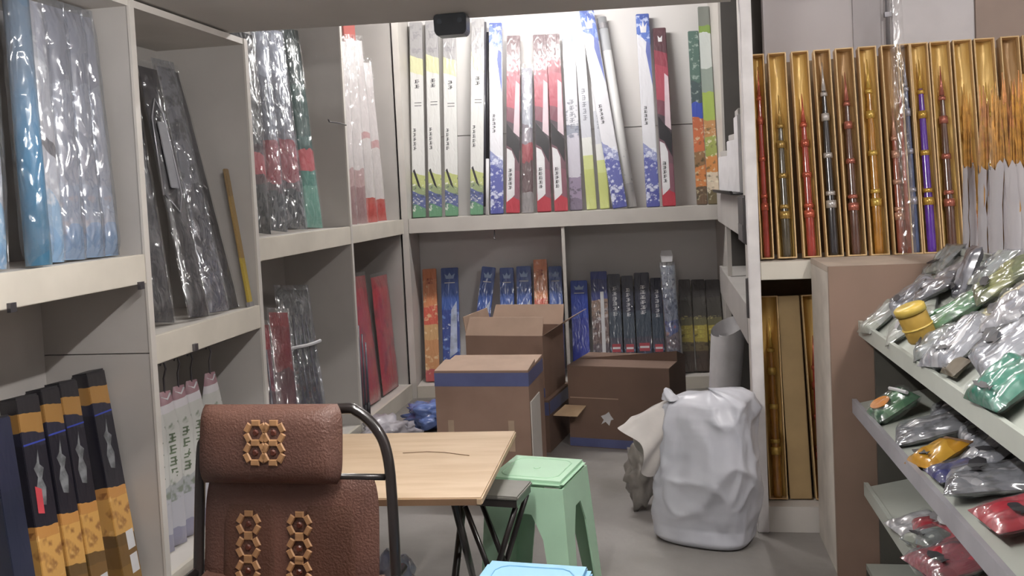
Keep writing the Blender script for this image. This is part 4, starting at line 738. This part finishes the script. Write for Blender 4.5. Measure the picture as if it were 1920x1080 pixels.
fs = thing('folding_stool', 'grey-topped folding stool with black legs tucked under the table edge', 'stool', (-.55, 2.76, 0), R(-8)); box('seat', mat('grey_seat', '77756f', .5), fs, -.11, .09, -.08, .08, .462, .475, .004); BLK = mat('black_tube', '241f1e', .3, coat=.4)
box('seat_underside', BLK, fs, -.105, .085, -.075, .075, .44, .461)
for s in (-.06, .06):
    MB().tube([(-.09, s, .43), (.06, s, .012)], .009, 8).obj('leg', BLK, fs, smooth=True); MB().tube([(.07, s+.018, .43), (-.08, s+.018, .012)], .009, 8).obj('leg', BLK, fs, smooth=True)

# ------------------------------------------------------------------ wooden table
WOOD = mat('pale_ply', 'c2aa8e', .5, var=.06, scale=3, stretch=(1.2, 7, 7), col2='b49a7c'); tb2 = thing('folding_table', 'small folding table with pale wooden top behind the chair', 'table', (-.90, 2.77, 0), R(3))
MB().prism([(-.36, -.35), (.35, -.35), (.37, .35), (-.36, .35)], .53, .553).obj('table_top', WOOD, tb2, bevel=.004).rotation_euler = (0, 0, 0)
tt = [c for c in tb2.children if c.name.startswith('table_top')][0]
tt.data.transform(Matrix(((1, 0, 0, 0), (0, 0, 1, 0), (0, 1, 0, 0), (0, 0, 0, 1)))); tt.data.flip_normals()
box('edge_band', mat('dark_edge', '7c6048', .6), tb2, -.34, .335, -.3525, -.3505, .532, .55); box('under_frame', GREY, tb2, -.28, .28, -.25, -.22, .505, .5295); box('under_frame', GREY, tb2, -.28, .28, .22, .25, .505, .5295)
for s in (-.25, .25):
    MB().tube([(s, -.24, .503), (s*.9, .22, .012)], .012, 10).obj('leg', BLK, tb2, smooth=True); MB().tube([(s*.86, .24, .503), (s*.78, -.22, .012)], .012, 10).obj('leg', BLK, tb2, smooth=True)
MB().tube([(.02, .09, .5545), (.1, .1, .5548), (.16, .09, .5545), (.25, .05, .5545)], .0012, 5).obj('scratch_mark', mat('dark_edge', '7c6048', .6), tb2)

# ------------------------------------------------------------------ reclining chair with brown tile mat
MATB = mat('brown_mat', '66463a', .5, var=.14, scale=3, col2='523830', bump=.35, bscale=160); MATD = mat('dark_mat_panel', '543629', .5, var=.1, scale=5, bump=.35, bscale=160); BEAD = mat('tan_bead', 'a47c56', .4, var=.1, scale=30); BEADC = mat('dark_bead', '5c2f22', .35)
ch = thing('reclining_chair', 'brown mat reclining chair with black tube frame in the foreground', 'chair', (-1.0, 2.22, 0), R(-1))
rec = R(9)   # backrest leans away from the seat
def bk(x, s, d=0): return Vector((x, .0+math.sin(rec)*(s-.43)+d*math.cos(rec), .43+math.cos(rec)*(s-.43)-d*math.sin(rec)))
pts = [bk(-.275, .30), bk(-.275, .70), bk(-.262, .77), bk(-.225, .815), bk(-.18, .83), bk(.12, .85), bk(.175, .842), bk(.225, .80), bk(.255, .74), bk(.27, .62), bk(.285, .30)]
def smooth_path(P, n=6):
    out = []
    for i in range(len(P)-1):
        a, b, c, d = P[max(i-1, 0)], P[i], P[i+1], P[min(i+2, len(P)-1)]
        for k in range(n):
            t = k/n; out.append(.5*((2*b)+(c-a)*t+(2*a-5*b+4*c-d)*t*t+(3*b-a-3*c+d)*t**3))
    return out+[P[-1]]
MB().tube(smooth_path(pts), .0145, 12).obj('back_frame', BLK, ch, smooth=True)
MB().tube([bk(-.268, .675, .004), bk(0, .672, .004), bk(.262, .672, .004)], .009, 8).obj('cross_bar', BLK, ch, smooth=True)
def padfn(x0, x1, s0, s1, th_, d0, ny):
    def fn(p, v, side):
        a = p*2-1; b = v*2-1; f = (1-abs(a)**6)**.5*(1-abs(b)**4)**.5 if abs(a) < 1 and abs(b) < 1 else 0
        x = x0+(x1-x0)*p; s = s0+(s1-s0)*v
        k = abs(b)**5; x -= a*.014*k
        return bk(x, s, d0-side*(th_*f+.001))
    return MB().grid(22, ny, lambda p, v: fn(p, v, 1)).grid(22, ny, lambda p, v: fn(p, v, -.5), True)
padfn(-.262, .145, .658, .865, .05, -.03, 16).obj('headrest', MATB, ch, smooth=True)
padfn(-.258, .235, .30, .668, .014, .0, 20).obj('backrest', MATB, ch, smooth=True)
for x0, x1 in ((-.195, -.05), (.03, .175)): padfn(x0, x1, .31, .60, .006, -.014, 12).obj('mat_panel', MATD, ch, smooth=True)
def hexring(x, s, d, R_=.027):
    for q in range(6):
        a = q*PI/3+PI/6; c = bk(x+R_*math.cos(a), s+R_*math.sin(a), d); n1 = bk(x+R_*math.cos(a)+.01, s+R_*math.sin(a), d)-c; n2 = bk(x, s+.01, d)-bk(x, s, d); n3 = n1.cross(n2).normalized()*.004
        u = Vector((1, 0, 0)); vv = n2.normalized(); tx = (-math.sin(a)*u+math.cos(a)*vv)*.0125; rx = (math.cos(a)*u+math.sin(a)*vv)*.0085
        MB().hexa([c-tx-rx, c+tx-rx, c+tx+rx, c-tx+rx, c-tx*.8-rx*.7+n3, c+tx*.8-rx*.7+n3, c+tx*.8+rx*.7+n3, c-tx*.8+rx*.7+n3]).obj('bead', BEAD, ch)
    c = bk(x, s, d); MB().tube([c, c+Vector((0, -.004, 0))], [.009, .006], 8).obj('centre_bead', BEADC, ch)
for x in (-.075, -.025):
    for s, d in ((.795, -.0815), (.744, -.0825)): hexring(x, s, d, .025)
for x in (-.122, .022):
    for s in (.55, .49, .43, .37): hexring(x, s, -.0215, .027)
MB().grid(14, 10, lambda p, v: (-.25+.5*p, .0-.48*v, .425-.02*math.sin(v*PI)-.01*math.sin(p*PI))).obj('seat', MATB, ch, smooth=True)
for s in (-1, 1):
    x = s*.28
    MB().tube([(x, .06, .42), (x, -.46, .42)], .012, 10).obj('seat_rail', BLK, ch, smooth=True); MB().tube([(x, -.43, .41), (x, .1, .014)], .012, 10).obj('leg', BLK, ch, smooth=True); MB().tube([(x*.93, .05, .41), (x*.93, -.4, .014)], .012, 10).obj('leg', BLK, ch, smooth=True)

# ------------------------------------------------------------------ small black camera box under the loft edge
sc_ = thing('dome_camera', 'small dark grey camera box hanging under the loft edge', 'camera', (-.82, 3.64, 2.129)); DG = mat('slate_plastic', '3c4148', .35, coat=.3)
MB().prism([(-.055, -.085), (.055, -.085), (.066, -.07), (.068, -.01), (.06, 0), (-.06, 0), (-.068, -.01), (-.066, -.07)], -.04, .04).obj('housing', DG, sc_, bevel=.003)
for s in (-1, 1): MB().tube([(s*.042, -.0405, -.03), (s*.042, -.046, -.03)], .011, 12).obj('lens', mat('lens_grey', '5b626a', .2), sc_)

crumple('plastic_bag', 'silver and blue plastic bag standing under the wooden table', (-.9, 2.75, .001), .085, mat('silver_blue_film', 'd0d4e0', .2, var=.3, scale=9, col2='7c8cb8', coat=.8, bump=.6, bscale=24), 27, .9, .9, 1.5)
lure_bag(0, .90, 3.13, .12, .12, .03, P_C, 'clear pouch against the ledge at the cabinet end', 20, .006, seed=241, F=FILM2)
lure_bag(0, .80, 2.88, .10, .14, .03, P_D, 'small dark grey pouch between the silver ones', -40, .03, seed=242, F=FILM)
lure_bag(0, .70, 2.52, .10, .12, .03, P_C, 'small clear pouch beside the yellow tub', -30, .012, seed=243, F=FILM2)
lure_bag(0, .90, 2.68, .11, .13, .03, P_C, 'clear pouch on the ledge side of the long green pouch', 15, .02, seed=244, F=FILM2)
lure_bag(0, .80, 2.27, .12, .14, .03, P_S, 'silver printed pouch on top of the white crinkled ones', 35, .05, seed=245, F=FILM)
lure_bag(0, .88, 2.22, .13, .16, .03, P_G, 'green pouch behind the cream and yellow one', -30, .012, seed=246, F=FILM)
lure_bag(1, .84, 2.83, .12, .16, .04, P_S, 'silver pouch behind the green one with an orange oval', -25, .01, seed=247, F=FILM2, up=.3)
lure_bag(1, .80, 2.42, .12, .14, .03, P_W, 'small white pouch behind the indigo one', 30, .02, seed=248, F=FILM2, up=.2)
lure_bag(1, .80, 1.92, .14, .16, .04, P_R, 'red pouch at the near end of the middle shelf', -30, .03, seed=249, F=FILM)
lure_bag(2, .66+.03, 2.64, .10, .10, .03, P_C, 'small clear pouch at the lip of the lower shelf', 30, .03, seed=250, F=FILM2)
